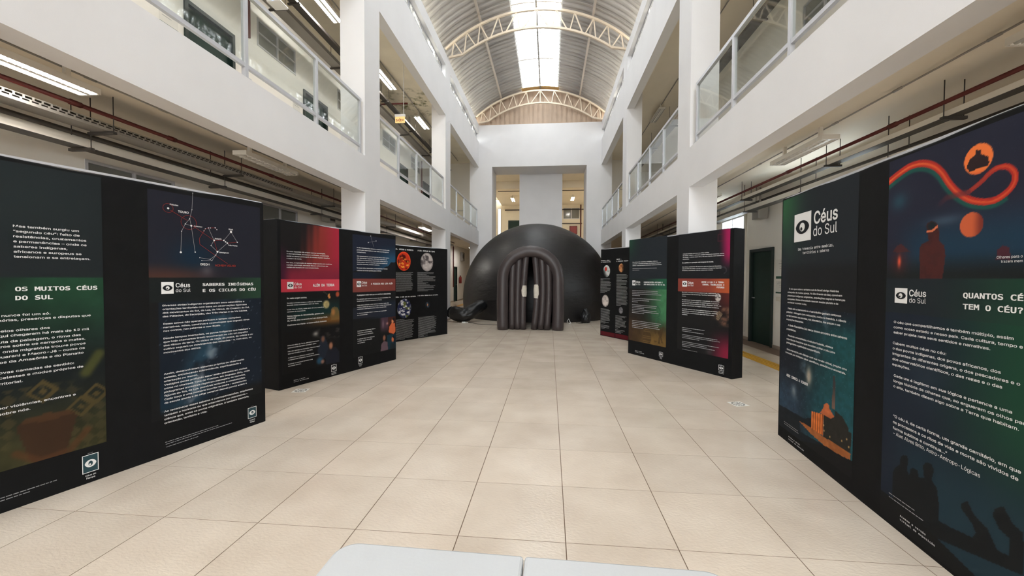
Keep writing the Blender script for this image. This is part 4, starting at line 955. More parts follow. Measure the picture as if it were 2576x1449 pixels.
def speaker(x, y, z, label):
    t = thing('wall_speaker', label, 'speaker', (x, y, z))
    box(-.0, .22, -.14, .14, 0, .2).build('casing', GALV, t, bevel=.015)
    box(.22, .225, -.11, .11, .03, .17).build('grille', DARKM, t)
    MB().tube([(0, 0, .1), (-.1, 0, .18)], .015, 6).build('arm', DARKM, t)
speaker(-5.6, 9.6, 2.82, 'grey box speaker on the left ground corridor wall')
t = thing('junction_box', 'grey junction box under the right corridor tray by the column', 'electrical box', (4.42, 9.2, 2.74))
box(0, .2, -.14, .14, 0, .26).build('casing', GALV, t, bevel=.01)
MB().tube([(.1, 0, .26), (.1, 0, .68)], .02, 8).build('conduit_stub', GALV, t)
t = thing('hose_cabinet', 'red fire hose cabinet low on the far wall right of the shaft', 'cabinet', (1.75, YB - .2, 4.75))
box(-.28, .28, 0, .2, 0, .6).build('cabinet_body', REDP, t)
box(-.24, .24, -.012, 0, .04, .56).build('cabinet_door', mat('bright_red_paint', rgb(120, 24, 20), .4), t)
t = thing('fire_extinguisher', 'red fire extinguisher on the far wall left of the dome', 'extinguisher', (-5.62, 25.1, 1.1))
MB().tube([(0, 0, 0), (0, 0, .02), (0, 0, .36), (0, 0, .43), (0, 0, .46)], [.06, .085, .085, .05, .025], 14).build('cylinder_body', mat('extinguisher_red', rgb(120, 20, 18), .35), t)
MB().box(-.02, .02, -.09, .05, .46, .5).build('valve', BLACKP, t)
MB().tube([(0, .05, .47), (.02, .13, .4), (.03, .13, .12)], .013, 6).build('hose', BLACKP, t)
t = thing('wall_fan', 'dark framed box with a small light high on the far left wall', 'fan', (-5.64, 25.9, 2.55))
box(-.08, .06, -.3, .3, 0, .55).build('casing', GALV, t)
MB().tube([(.06, -.18, .28), (.08, -.18, .28)], .16, 16).build('fan_guard', DARKM, t)

# yellow tactile paving in the corridors
for sname, x0 in (('right', 3.62), ('left', -4.8)):
    t = thing('tactile_strip', 'yellow tactile paving strip along the %s ground corridor' % sname, 'floor strip', (x0, -3, 0), 0, 'yellow tactile strips')
    box(0, .26, 0, 32, 0.0, .004).build('strip_base', YELLOW, t)
    rb = MB()
    for k in range(4): rb.box(.03 + .06*k, .05 + .06*k, 0, 32, .004, .008)
    rb.build('raised_ribs', YELLOW, t)

# ------------------------------------------------------------------ inflatable dome
DX, DY, DZ, DR = -0.50, 15.9, 0.655, 2.905
dome = thing('inflatable_dome', 'large black inflatable planetarium dome filling the far end of the hall', 'dome', (DX, DY, 0))
nu, nv = 96, 40
vs_, fs_ = [], []
phi0 = -math.asin(DZ / DR)
for j in range(nv + 1):
    ph = phi0 + (math.pi/2 - phi0) * j / nv
    for i in range(nu):
        th = 2*math.pi*i/nu
        w = 1 + (.006*math.sin(3*th + 2*ph) + .004*math.sin(7*th - 5*ph))*math.cos(max(ph, 0))
        if j < 3: w *= 1 + .004*math.sin(24*th)
        vs_.append((DR*w*math.cos(ph)*math.cos(th), DR*w*math.cos(ph)*math.sin(th), max(0, DZ + DR*w*math.sin(ph))))
for j in range(nv):
    for i in range(nu):
        fs_.append((j*nu+i, j*nu+(i+1) % nu, (j+1)*nu+(i+1) % nu, (j+1)*nu+i))
MB().add(vs_, fs_, True).build('dome_shell', NYLON, dome)
AX, AY = -0.53 - DX, 11.24 - DY
pts = [(AX - .765, AY, .0)] + [(AX - .768 - .014*math.sin(math.pi*z/1.43), AY, z) for z in (.12, .4, .7, 1.0, 1.25)]
for k in range(17):
    a = math.pi - math.pi*k/16
    pts.append((AX + .775*math.cos(a), AY, 1.43 + .765*math.sin(a)))
pts += [(AX + .768 + .014*math.sin(math.pi*z/1.43), AY, z) for z in (1.25, 1.0, .7, .4, .12)] + [(AX + .765, AY, .0)]
rad = [.155] + [.162]*(len(pts)-2) + [.155]
MB().tube(pts, rad, 18).build('entrance_arch', NYLON2, dome)
# tunnel behind the arch
tv, tf = [], []
prof2 = [(-.80, 0), (-.80, .7), (-.80, 1.43)] + [(.80*math.cos(math.pi - math.pi*k/12), 1.43 + .80*math.sin(math.pi*k/12)) for k in range(1, 12)] + [(.80, 1.43), (.80, .7), (.80, 0)]
for y in np.linspace(AY + .05, 13.5 - DY, 5):
    for (x, z) in prof2: tv.append((AX + x, y, z))
n = len(prof2)
for i in range(4):
    for k in range(n-1): tf.append((i*n+k, i*n+k+1, (i+1)*n+k+1, (i+1)*n+k))
MB().add(tv, tf, True).build('entrance_tunnel', NYLON, dome)
FLAPS = [((-1.02, -1.045, -1.045), .094), ((-.85, -.885, -.885), .094), ((-.65, -.727, -.735), .094), ((-.42, -.342, -.43), .094), ((-.23, -.175, -.25), .094), ((-.05, -.012, -.07), .094)]
def flap_x(tr, f): return tr[2]*(1-f)*(1-2*f) + tr[1]*4*f*(1-f) + tr[0]*f*(2*f-1)
for tr, r in FLAPS:
    zt = 1.43 + math.sqrt(max(.03, .66**2 - (tr[0] + .53)**2)) + .07
    p = [(flap_x(tr, k/12) - DX, AY + .05, .01 + (zt - .01)*k/12) for k in range(13)]
    MB().tube(p, [r*.9] + [r]*11 + [r*.85], 18).build('door_flap_tube', NYLON2, dome)
# worn white patch at hand height on both flaps
PATCH = mat('worn_white_lining', rgb(196, 190, 178), .7, var=.12, vscale=30)
def patch_on(xc, r, a0, a1, z0, z1, seed):
    rng = random.Random(seed); vs_, fs_ = [], []
    na, nz = 6, 7
    for j in range(nz + 1):
        z = z0 + (z1 - z0)*j/nz; e = .62 + .38*math.sin(math.pi*(j+.25)/(nz+.5))
        for i in range(na + 1):
            a = a0 + (a1 - a0)*(.5 + (i/na - .5)*e*rng.uniform(.86, 1.05))
            vs_.append((xc + r*math.sin(a), AY + .05 - r*math.cos(a), z + rng.uniform(-.008, .008)))
    for j in range(nz):
        for i in range(na): fs_.append((j*(na+1)+i, j*(na+1)+i+1, (j+1)*(na+1)+i+1, (j+1)*(na+1)+i))
    return MB().add(vs_, fs_, True)
patch_on(-.724 - DX, .0985, -.55, 1.3, .93, 1.24, 3).build('worn_patch', PATCH, dome)
patch_on(-.347 - DX, .0985, -1.3, .65, .89, 1.27, 5).build('worn_patch', PATCH, dome)

t = thing('air_duct', 'crumpled black fabric air duct lying at the left foot of the dome', 'duct', (-2.7, 13.0, 0))
dp = [(.55, .42, .60), (.40, .22, .52), (.22, .06, .38), (.06, -.02, .27), (-.08, -.05, .235), (-.25, -.04, .25), (-.42, 0, .29), (-.56, .04, .32)]
o = MB().tube(dp, [.18, .205, .22, .235, .24, .24, .235, .20], 22).build('duct_sleeve', BLACKP, t)
sub = o.modifiers.new('subdivision', 'SUBSURF'); sub.levels = 2; sub.render_levels = 2
tx = bpy.data.textures.new('crumple', 'CLOUDS'); tx.noise_scale = .11
dm = o.modifiers.new('crumple', 'DISPLACE'); dm.texture = tx; dm.strength = .06; dm.mid_level = .5
MB().tube([(-.56, .04, .32), (-.60, .05, .33)], [.185, .16], 22).build('duct_collar', BLACKF, t)
t = thing('blower_bag', 'small black bag standing at the right foot of the dome', 'bag', (1.17, 13.22, 0))
bp_ = []
o = MB().tube([(0, 0, .0), (0, 0, .04), (-.01, 0, .2), (.01, .01, .32), (0, .02, .42), (-.03, .03, .47)], [.12, .17, .175, .14, .09, .04], 18).build('bag_body', BLACKP, t)
sub = o.modifiers.new('subdivision', 'SUBSURF'); sub.levels = 2; sub.render_levels = 2
dm = o.modifiers.new('crumple', 'DISPLACE'); dm.texture = tx; dm.strength = .07; dm.mid_level = .5
MB().tube([(-.08, -.17, .012), (-.2, -.2, .01), (-.3, -.12, .01)], .009, 6).build('strap', BLACKP, t)
tag(MB().tube([(-3.0, 12.92, .008), (-2.8, 12.83, .008), (-2.62, 12.80, .008), (-2.45, 12.66, .008), (-2.25, 12.42, .008), (-2.05, 12.33, .008), (-1.85, 12.30, .008), (-1.6, 12.24, .008), (-1.35, 12.3, .008)], .007, 6).build('power_cable', BLACKP), 'thin black power cable lying on the floor before the dome', 'cable')
t = thing('power_plug', 'white power plug on the floor beside the air duct', 'plug', (-2.74, 12.74, 0))
box(-.06, .06, -.03, .03, 0, .035).build('plug_body', WHITEP, t, bevel=.01)
MB().tube([(.06, 0, .016), (.14, .03, .01)], .008, 6).build('plug_lead', WHITEP, t)
tag(MB().tube([(.60, 13.05, .01), (.57, 13.0, .06), (.62, 12.97, .15), (.66, 12.96, .06), (.70, 12.94, .01), (.62, 12.92, .01)], .01, 6).build('white_cord', WHITEP), 'short looped white cord at the right of the dome entrance', 'cord')

# ------------------------------------------------------------------ folding table
t = thing('folding_table', 'white plastic folding table at the bottom edge of the picture', 'table', (-.065, .715, 0), -.018)
def half(sgn):
    # half of the table top: rounded outer corners, seam in the middle
    w, d, r = .49, .297, .055
    out = [(.0015, -d)]
    for cx, cy, a0 in ((w - r, -d + r, -90), (w - r, d - r, 0)):
        for k in range(7):
            a = math.radians(a0 + 90*k/6); out.append((cx + r*math.cos(a), cy + r*math.sin(a)))
    out.append((.0015, d))
    if sgn < 0: out = [(-x, y) for x, y in out][::-1]
    n = len(out); m = MB()
    m.add([(x, y, .74) for x, y in out] + [(x, y, .70) for x, y in out], [tuple(range(n)), tuple(range(2*n-1, n-1, -1))] + [(i, n+i, n+(i+1) % n, (i+1) % n) for i in range(n)])
    return m
for sgn in (-1, 1):
    half(sgn).build('table_top_half', TABLEW, t, bevel=.008)
    LEG = GALV
    fr = MB().tube([(sgn*.40, -.25, .68), (sgn*.40, -.25, .02)], .0125, 10)
    fr.build('leg', LEG, t)
    MB().tube([(sgn*.40, .25, .68), (sgn*.40, .25, .02)], .0125, 10).build('leg', LEG, t)
    MB().tube([(sgn*.40, -.25, .25), (sgn*.40, .25, .25)], .010, 8).build('stretcher', LEG, t)
    MB().tube([(sgn*.40, -.27, .685), (sgn*.40, .27, .685)], .012, 8).build('cross_bar', LEG, t)
    MB().tube([(sgn*.40, 0, .25), (sgn*.12, 0, .685)], .008, 8).build('brace', LEG, t)
    for yy in (-.25, .25): MB().tube([(sgn*.40, yy, 0), (sgn*.40, yy, .03)], .017, 10).build('foot', BLACKP, t)
for yy in (-.26, .26): MB().box(-.46, .46, yy-.01, yy+.01, .67, .70).build('side_rail', GALV, t)

# ------------------------------------------------------------------ floor stickers
def sticker(x, y, rz, label):
    t = thing('floor_sticker', label, 'sticker', (x, y, 0), rz, 'round-stamped white floor stickers')
    MB().box(-.085, .085, -.085, .085, .0002, .0012).build('sticker_sheet', PAPER, t)
    m = MB()
    for r0, r1, gaps in ((.052, .072, 14), (.0, .018, 1), (.028, .036, 6)):
        for k in range(gaps):
            a0 = 2*math.pi*k/gaps; a1 = a0 + 2*math.pi/gaps*(.72 if gaps > 1 else 1)
            vs_, fs_ = [], []
            nn = 3 if gaps > 1 else 16
            for i in range(nn+1):
                a = a0 + (a1-a0)*i/nn
                vs_ += [(r0*math.cos(a), r0*math.sin(a), .0018), (r1*math.cos(a), r1*math.sin(a), .0018)]
            for i in range(nn): fs_.append((2*i, 2*i+1, 2*i+3, 2*i+2))
            m.add(vs_, fs_)
    m.build('printed_stamp', STAMP, t)
sticker(-3.155, 4.84, .2, 'white floor sticker with a dark round stamp by the red left panel')
sticker(2.185, 4.855, .25, 'white floor sticker with a dark round stamp on the right side')
STY = {'b': (False, .012, INK, .86), 'B': (False, .015, INK, 1), 't': (False, .0, INK, 1), 'm': (True, .022, INK, .86), 'M': (True, .008, INK, .9), 'r': (False, .012, INKR, .86)}
class Panel:
    def __init__(s, A, B, width, off, thick, label, depth_open=False):
        A = Vector((A[0], A[1], 0)); B = Vector((B[0], B[1], 0)); d = (B - A).normalized()
        s.W = width; s.rz = math.atan2(d.y, d.x)
        s.root = thing('exhibition_panel', label, 'exhibition panel', A - d*off, s.rz, 'black fabric exhibition panels')
        H = 2.185; s.H = H
        n = 28
        vs_, fs_ = [], []
        def top(u): return H - .016*math.sin(math.pi*min(1, max(0, u/width))) - .004*math.sin(9*u)
        for i in range(n+1):
            u = width*i/n
            for (y, z) in ((0, 0), (0, top(u)-.008), (.008, top(u)), (thick-.008, top(u)), (thick, top(u)-.008), (thick, 0)): vs_.append((u, y, z))
        for i in range(n):
            for k in range(5): fs_.append((i*6+k, (i+1)*6+k, (i+1)*6+k+1, i*6+k+1))
            fs_.append((i*6+5, (i+1)*6+5, (i+1)*6, i*6))
        fs_.append(tuple(range(5, -1, -1))[::-1]); fs_.append(tuple(n*6 + k for k in range(6))[::-1])
        MB().add(vs_, fs_).build('fabric_cover', BLACKF, s.root)
        MB().box(.01, width-.01, thick*.2, thick*.8, H-.012, H+.004).build('frame_tube', ALU, s.root)
        s.graphics = []
    def graphic(s, u0, u1, v0, v1, fn, res=.011, name='printed_graphic'):
        nu, nv = max(2, int((u1-u0)/res)), max(2, int((v1-v0)/res))
        U, V = np.meshgrid(np.linspace(u0, u1, nu+1), np.linspace(v0, v1, nv+1))
        c = np.clip(fn(U, V), 0, 255)
        me = bpy.data.meshes.new(name)
        co = np.stack([U, np.full_like(U, -.0016), V], -1).reshape(-1, 3)
        idx = np.arange((nu+1)*(nv+1)).reshape(nv+1, nu+1)
        q = np.stack([idx[:-1, :-1], idx[:-1, 1:], idx[1:, 1:], idx[1:, :-1]], -1).reshape(-1, 4)
        me.vertices.add(len(co)); me.vertices.foreach_set('co', co.ravel())
        me.loops.add(q.size); me.loops.foreach_set('vertex_index', q.ravel().astype(np.int32))
        me.polygons.add(len(q)); me.polygons.foreach_set('loop_start', np.arange(0, q.size, 4, dtype=np.int32)); me.polygons.foreach_set('loop_total', np.full(len(q), 4, dtype=np.int32))
        me.update(calc_edges=True)
        at = me.color_attributes.new('Col', 'FLOAT_COLOR', 'POINT')
        l = lin(c).reshape(-1, 3)*1.0
        at.data.foreach_set('color', np.concatenate([l, np.ones((len(l), 1))], 1).ravel().astype(np.float32))
        me.materials.append(PRINT)
        o = bpy.data.objects.new(name, me); COL.objects.link(o); o.parent = s.root
        s.graphics.append((u0, u1, v0, v1, o))
        return o
    def host(s, u, v):
        for g in s.graphics:
            if g[0] - .03 <= u <= g[1] + .03 and g[2] - .03 <= v <= g[3] + .03: return g[4]
        return s.root
    def lines(s, style, u, v, dv, ref, width, lines):
        right = len(style) > 1 and style.endswith('r')
        mono, off, m, rel = STY[style[0]]
        mb = MB()
        if right:
            nat = text_mesh('mórias, presenças e disputas que', mono, off); size = .0275; xs = .425/((nat[3]-nat[2])*size)
        else:
            co, fs, x0, x1 = text_mesh(lines[ref], mono, off)
            natural = x1 - x0
            if dv and len(lines) > 1: size = dv*rel; xs = min(1.5, max(.72, width/(natural*size)))
            else: size = width/natural; xs = 1.0
        for k, ln in enumerate(lines):
            co, fs, x0, x1 = text_mesh(ln, mono, off)
            if not len(co): continue
            pad = (len(ln) - len(ln.lstrip()))*.012
            ox = u - (x1*size*xs if right else x0*size*xs) + pad
            mb.add([(p[0]*size*xs + ox, -.0034, p[1]*size + v - k*dv) for p in co], fs)
        if right: pass
        return tag(mb.build('lettering', m, s.host(u + .02, v)), kind='stuff')
    def para(s, u, v, dv, n, w):
        rng = random.Random(int(u*1000 + v*777)); mb = MB()
        for k in range(n):
            x = 0.0; end = w*(rng.uniform(.86, 1.0) if rng.random() > .16 else rng.uniform(.25, .7))
            if k == n-1: end = w*rng.uniform(.2, .6)
            z = v - k*dv; hh = max(dv, .014)*.34
            while x < end:
                l = min(rng.uniform(.008, .034), end - x)
                q = [(u+x, -.0034, z), (u+x+l, -.0034, z), (u+x+l, -.0034, z+hh), (u+x, -.0034, z+hh)]
                mb.add(q, [(0, 1, 2, 3)]); x += l + .0042
        return tag(mb.build('small_print', INKG, s.host(u + .02, v)), kind='stuff')
    def rect(s, mb, u0, u1, v0, v1, y=-.0034): mb.add([(u0, y, v0), (u1, y, v0), (u1, y, v1), (u0, y, v1)], [(0, 1, 2, 3)])
    def eye(s, u, v, w, h, host, fg, bg, y=-.0034):
        """almond eye with round iris and a small pupil cut in"""
        cu, cv = u + w/2, v + h/2; a, b = w*.40, h*.24
        al = [(cu + a*math.cos(t_), y - .001, cv + b*math.copysign(abs(math.sin(t_))**1.25, math.sin(t_))) for t_ in np.linspace(0, 2*math.pi, 33)[:-1]]
        MB().add(al, [tuple(range(32))]).build('emblem_eye', bg, host)
        MB().add([(cu + w*.155*math.cos(t_), y - .002, cv + h*.155*math.sin(t_)) for t_ in np.linspace(0, 2*math.pi, 25)[:-1]], [tuple(range(24))]).build('emblem_iris', fg, host)
        MB().add([(cu - w*.045 + w*.062*math.cos(t_), y - .003, cv - h*.06 + h*.062*math.sin(t_)) for t_ in np.linspace(0, 2*math.pi, 17)[:-1]], [tuple(range(16))]).build('emblem_pupil', bg, host)
    def logo(s, u, v, w, h):
        host = s.host(u, v); m = MB(); s.rect(m, u, u+w, v, v+h); m.build('emblem_square', INK, host)
        s.eye(u, v, w, h, host, INK, INKD)
    def badge(s, u, v, w, h, cap, col):
        host = s.root; m = MB(); y = -.0034
        b = w*.05
        s.rect(m, u, u+w, v, v+b); s.rect(m, u, u+w, v+h-b, v+h); s.rect(m, u, u+b, v+b, v+h-b); s.rect(m, u+w-b, u+w, v+b, v+h-b)
        m.build('badge_border', INK, host)
        key = 'badge_%s' % (col,)
        bm = MATS.get(key) or mat(key, col, .8)
        m = MB(); s.rect(m, u+b, u+w-b, v+b, v+h-b, -.0028); m.build('badge_field', bm, host)
        s.eye(u+w*.06, v+h*.06, w*.88, h*.88, host, bm, INK)
        for k, ln in enumerate(cap):
            co, fs, x0, x1 = text_mesh(ln, False, .012); sz = min(.021, w*1.02/(x1-x0))
            MB().add([(u + w/2 + (p[0] - (x0+x1)/2)*sz, y, v - .024 - .019*k + p[1]*sz) for p in co], fs).build('lettering', INK, host)
        co, fs, x0, x1 = text_mesh('SEÇÃO', False, 0); sz = .012
        MB().add([(u + w/2 + (p[0] - (x0+x1)/2)*sz, y, v + h + .006 + p[1]*sz) for p in co], fs).build('lettering', INKG, host)
    def disc(s, u, v, r, kind):
        nr, na = 22, 56
        R_, A_ = np.meshgrid(np.linspace(0.0001, 1, nr+1), np.linspace(0, 2*np.pi, na+1)[:-1], indexing='ij')
        X, Z = R_*np.cos(A_), R_*np.sin(A_)
        c = planet(kind, X, Z, R_)
        me = bpy.data.meshes.new('planet_picture')
        co = np.stack([u + r*.9*X, np.full_like(X, -.003), v + r*Z], -1).reshape(-1, 3)
        fs = [(i*na+k, (i+1)*na+k, (i+1)*na+(k+1) % na, i*na+(k+1) % na) for i in range(nr) for k in range(na)]
        me.from_pydata(co.tolist(), [], fs); me.update()
        at = me.color_attributes.new('Col', 'FLOAT_COLOR', 'POINT')
        l = lin(np.clip(c, 0, 255)).reshape(-1, 3)*1.0
        at.data.foreach_set('color', np.concatenate([l, np.ones((len(l), 1))], 1).ravel().astype(np.float32))
        me.materials.append(PRINT)
        o = bpy.data.objects.new('planet_picture', me); COL.objects.link(o); o.parent = s.host(u, v)
    def write(s, items):
        for it in items:
            st, u, v, a, b, c, ls = it
            if st == 'bars':
                for (p, q) in ls: s.para(p[0], min(p[1], q[1]), .014, 1, max(.05, q[0]-p[0])*1.9)
            elif st == 'para': s.para(u, v, a, b, c)
            elif st == 'logo': s.logo(u, v, a, b)
            elif st.startswith('badge'):
                _, cap, col = st.split(':'); s.badge(u, v, a, b, cap.split('/'), tuple(float(x) for x in col.split(',')))
            else: s.lines(st, u, v, a, b, c, ls)

# ------------------------------------------------------------------ print artwork (colour fields of the printed cloth)
_ng = RNG.random((64, 64))
def noise(x, y):
    xi, yi = np.floor(x).astype(int), np.floor(y).astype(int)
    fx, fy = x - xi, y - yi
    fx, fy = fx*fx*(3-2*fx), fy*fy*(3-2*fy)
    g = lambda a, b: _ng[a % 64, b % 64]
    return (g(xi, yi)*(1-fx) + g(xi+1, yi)*fx)*(1-fy) + (g(xi, yi+1)*(1-fx) + g(xi+1, yi+1)*fx)*fy
def fbm(x, y, o=4):
    t, a, n = 0, .5, 0
    for k in range(o): t = t + a*noise(x*2**k + 7*k, y*2**k + 3*k); n += a; a *= .5
    return t/n
def sm(a, b, x): t_ = np.clip((x-a)/(b-a), 0, 1); return t_*t_*(3-2*t_)
def mixc(c, col, a): a = np.clip(a, 0, 1)[..., None]; return c*(1-a) + np.array(col, float)*a
def flat(U, col): return np.zeros(U.shape + (3,)) + np.array(col, float)
def blob(c, U, V, u, v, ru, rv, col, a=1.0, p=1.0): return mixc(c, col, a*np.exp(-(((U-u)/ru)**2 + ((V-v)/rv)**2)**p))
def inpoly(U, V, P):
    r = np.zeros(U.shape, bool); n = len(P)
    for i in range(n):
        (x0, y0), (x1, y1) = P[i], P[(i+1) % n]
        if y0 == y1: continue
        c = ((y0 > V) != (y1 > V)) & (U < (x1-x0)*(V-y0)/(y1-y0) + x0); r ^= c
    return r
def poly(c, U, V, P, col, a=1.0): return mixc(c, col, inpoly(U, V, P)*a)
def dist(U, V, P):
    """distance and signed side to a polyline, with position along it"""
    best = np.full(U.shape, 9.); side = np.zeros(U.shape); pos = np.zeros(U.shape); n = len(P)-1
    for i in range(n):
        (x0, y0), (x1, y1) = P[i], P[i+1]; dx, dy = x1-x0, y1-y0; L = dx*dx+dy*dy
        t_ = np.clip(((U-x0)*dx + (V-y0)*dy)/L, 0, 1)
        d = np.hypot(U-x0-t_*dx, V-y0-t_*dy); s_ = np.sign(dx*(V-y0) - dy*(U-x0))
        k = d < best; best = np.where(k, d, best); side = np.where(k, s_, side); pos = np.where(k, (i+t_)/n, pos)
    return best, side, pos
def spline(P, k=6):
    P = [np.array(p) for p in P]; o = []
    for i in range(len(P)-1):
        p0, p1, p2, p3 = P[max(i-1, 0)], P[i], P[i+1], P[min(i+2, len(P)-1)]
        for j in range(k):
            t_ = j/k; o.append(tuple(.5*((2*p1) + (-p0+p2)*t_ + (2*p0-5*p1+4*p2-p3)*t_**2 + (-p0+3*p1-3*p2+p3)*t_**3)))
    o.append(tuple(P[-1])); return o
def stars(c, U, V, a, th=.93): 
    r = _ng[(np.floor(U*190).astype(int)*7) % 64, (np.floor(V*190).astype(int)*5 + np.floor(U*190).astype(int)) % 64]
    return mixc(c, (150, 170, 190), (r > th)*a)
def planet(kind, X, Z, R_):
    n1 = fbm(X*2.2+11, Z*2.2+5, 5); n2 = fbm(X*5+3, Z*5+9, 4); c = flat(X, (0, 0, 0))
    if kind == 'sun':
        c = flat(X, (196, 52, 24)); c = mixc(c, (84, 14, 10), sm(.5, .66, n1)); c = mixc(c, (250, 170, 60), sm(.56, .7, n2)*(np.abs(Z+.15) < .55)); c = mixc(c, (240, 80, 40), sm(.8, .97, R_)*.7)
    elif kind == 'moon':
        c = flat(X, (176, 166, 162)); c = mixc(c, (78, 72, 72), sm(.48, .62, n1)*sm(-.7, .1, Z+.2)); c = mixc(c, (212, 204, 200), sm(.6, .75, n2)*.5); c *= (1 - .25*sm(.8, 1, R_))[..., None]
    elif kind == 'earth':
        c = flat(X, (34, 40, 78)); c = mixc(c, (96, 104, 52), sm(.52, .6, n1)*(X > -.2)); c = mixc(c, (222, 222, 226), sm(.54, .66, n2)); c = mixc(c, (10, 12, 20), sm(.9, 1, R_))
    elif kind == 'galaxy':
        A = np.arctan2(Z, X*1.25); rr = np.hypot(X*1.25, Z); arm = .5 + .5*np.cos(2*A - 9*rr)
        c = flat(X, (14, 14, 16)); c = mixc(c, (70, 92, 112), arm*sm(1, .25, rr)*.9); c = mixc(c, (210, 150, 110), sm(.4, 0, rr))
    elif kind == 'mercury':
        c = flat(X, (196, 196, 194)); c = mixc(c, (150, 160, 156), sm(.45, .65, n1)); c = mixc(c, (190, 40, 30), sm(.35, .2, np.hypot(X+.2, (Z-.35)*.8))); c *= (1 - .8*sm(.2, 1.0, -X*.6 - Z*.5 + .2))[..., None]
    elif kind == 'venus': c = flat(X, (206, 196, 190)); c = mixc(c, (170, 160, 156), sm(.45, .65, n1)); c *= (1 - .3*sm(.7, 1, R_))[..., None]
    elif kind == 'mars': c = flat(X, (196, 140, 92)); c = mixc(c, (150, 92, 60), sm(.45, .65, n1)); c *= (1 - .75*sm(-.1, .9, X))[..., None]
    else: c = flat(X, (130, 128, 132)); c = mixc(c, (100, 98, 102), sm(.45, .62, n1)); c *= (1 - .35*sm(.6, 1, R_))[..., None]
    return c

def art_L1a(U, V):
    c = flat(U, (28, 33, 36)); c = blob(c, U, V, .55, 1.95, .5, .3, (33, 41, 42), .8)
    lo = V < 1.437
    g = flat(U, (24, 30, 32)); g = mixc(g, (34, 76, 52), sm(.75, 1.45, V)*sm(.25, .8, U)); g = mixc(g, (60, 58, 34), sm(.85, .3, V)); g = mixc(g, (22, 34, 36), sm(.25, 0, abs(V-.95))*sm(.9, .3, U)*.6)
    n = fbm(U*9, V*9, 4); g = g*(.8 + .4*n)[..., None]
    # woven motifs, clay pot
    w = ((np.floor((U+V)*14) + np.floor((U-V)*14)) % 2) * (V < .75)*(V > .26)*sm(.45, .6, fbm(U*4, V*4, 3)); g = mixc(g, (92, 80, 48), w*.5)
    for k, (uu, vv) in enumerate([(.72, .70), (.98, .62), (.90, .55)]):
        d = np.abs(U-uu) + np.abs(V-vv)
        g = mixc(g, (86, 74, 42), ((d > .05) & (d < .075)) | (d < .02)); 
    pot = [(.62, .52), (.60, .50), (.66, .26), (.74, .23), (.82, .26), (.88, .50), (.86, .53), (.74, .545)]
    g = poly(g, U, V, pot, (66, 42, 28), .9); g = poly(g, U, V, [(.62, .52), (.74, .50), (.86, .52), (.84, .545), (.74, .555), (.64, .545)], (84, 56, 34), .9)
    ring, _, _ = dist(U, V, [(.60, .34), (.70, .255), (.84, .27), (.93, .38)]); g = mixc(g, (96, 60, 34), sm(.03, .012, ring)*.7)
    d, _, _ = dist(U, V, [(.93, .78), (1.0, .9)]); g = mixc(g, (90, 92, 44), sm(.05, .01, d)*.8)
    g = g*.82
    return np.where(lo[..., None], g, c)
def art_L1b(U, V):
    c = flat(U, (29, 30, 40)); c = blob(c, U, V, 1.62, 1.62, .16, .14, (14, 36, 54), .9); c = mixc(c, (74, 46, 38), sm(1.58, 1.44, V)*sm(2.0, 1.4, U)*.9); c = blob(c, U, V, 1.72, 1.5, .05, .05, (90, 84, 90), .6)
    t_ = flat(U, (22, 26, 27)); t_ = mixc(t_, (34, 60, 44), sm(1.75, 2.2, U))
    l = flat(U, (19, 27, 38)); l = mixc(l, (32, 58, 74), sm(.22, 0, np.abs((U-1.75) - (V-.85)*.45))*sm(.35, .65, fbm(U*6, V*6, 4))*1.3); l = mixc(l, (130, 140, 150), sm(.08, 0, np.abs((U-1.78) - (V-.85)*.45))*sm(.55, .75, fbm(U*9+3, V*9, 4))*.7); l = mixc(l, (20, 46, 64), sm(1.55, 1.3, U)*sm(.7, .35, V)); l = stars(l, U, V, .25, .99)
    l = mixc(l, (20, 20, 21), sm(.40, .32, V - .05*sm(1.6, 2.2, U))); l = np.where((U < 1.36)[..., None], np.array((20, 20, 21.)), l)
    return np.where((V > 1.437)[..., None], c, np.where((V > 1.24)[..., None], t_, l))
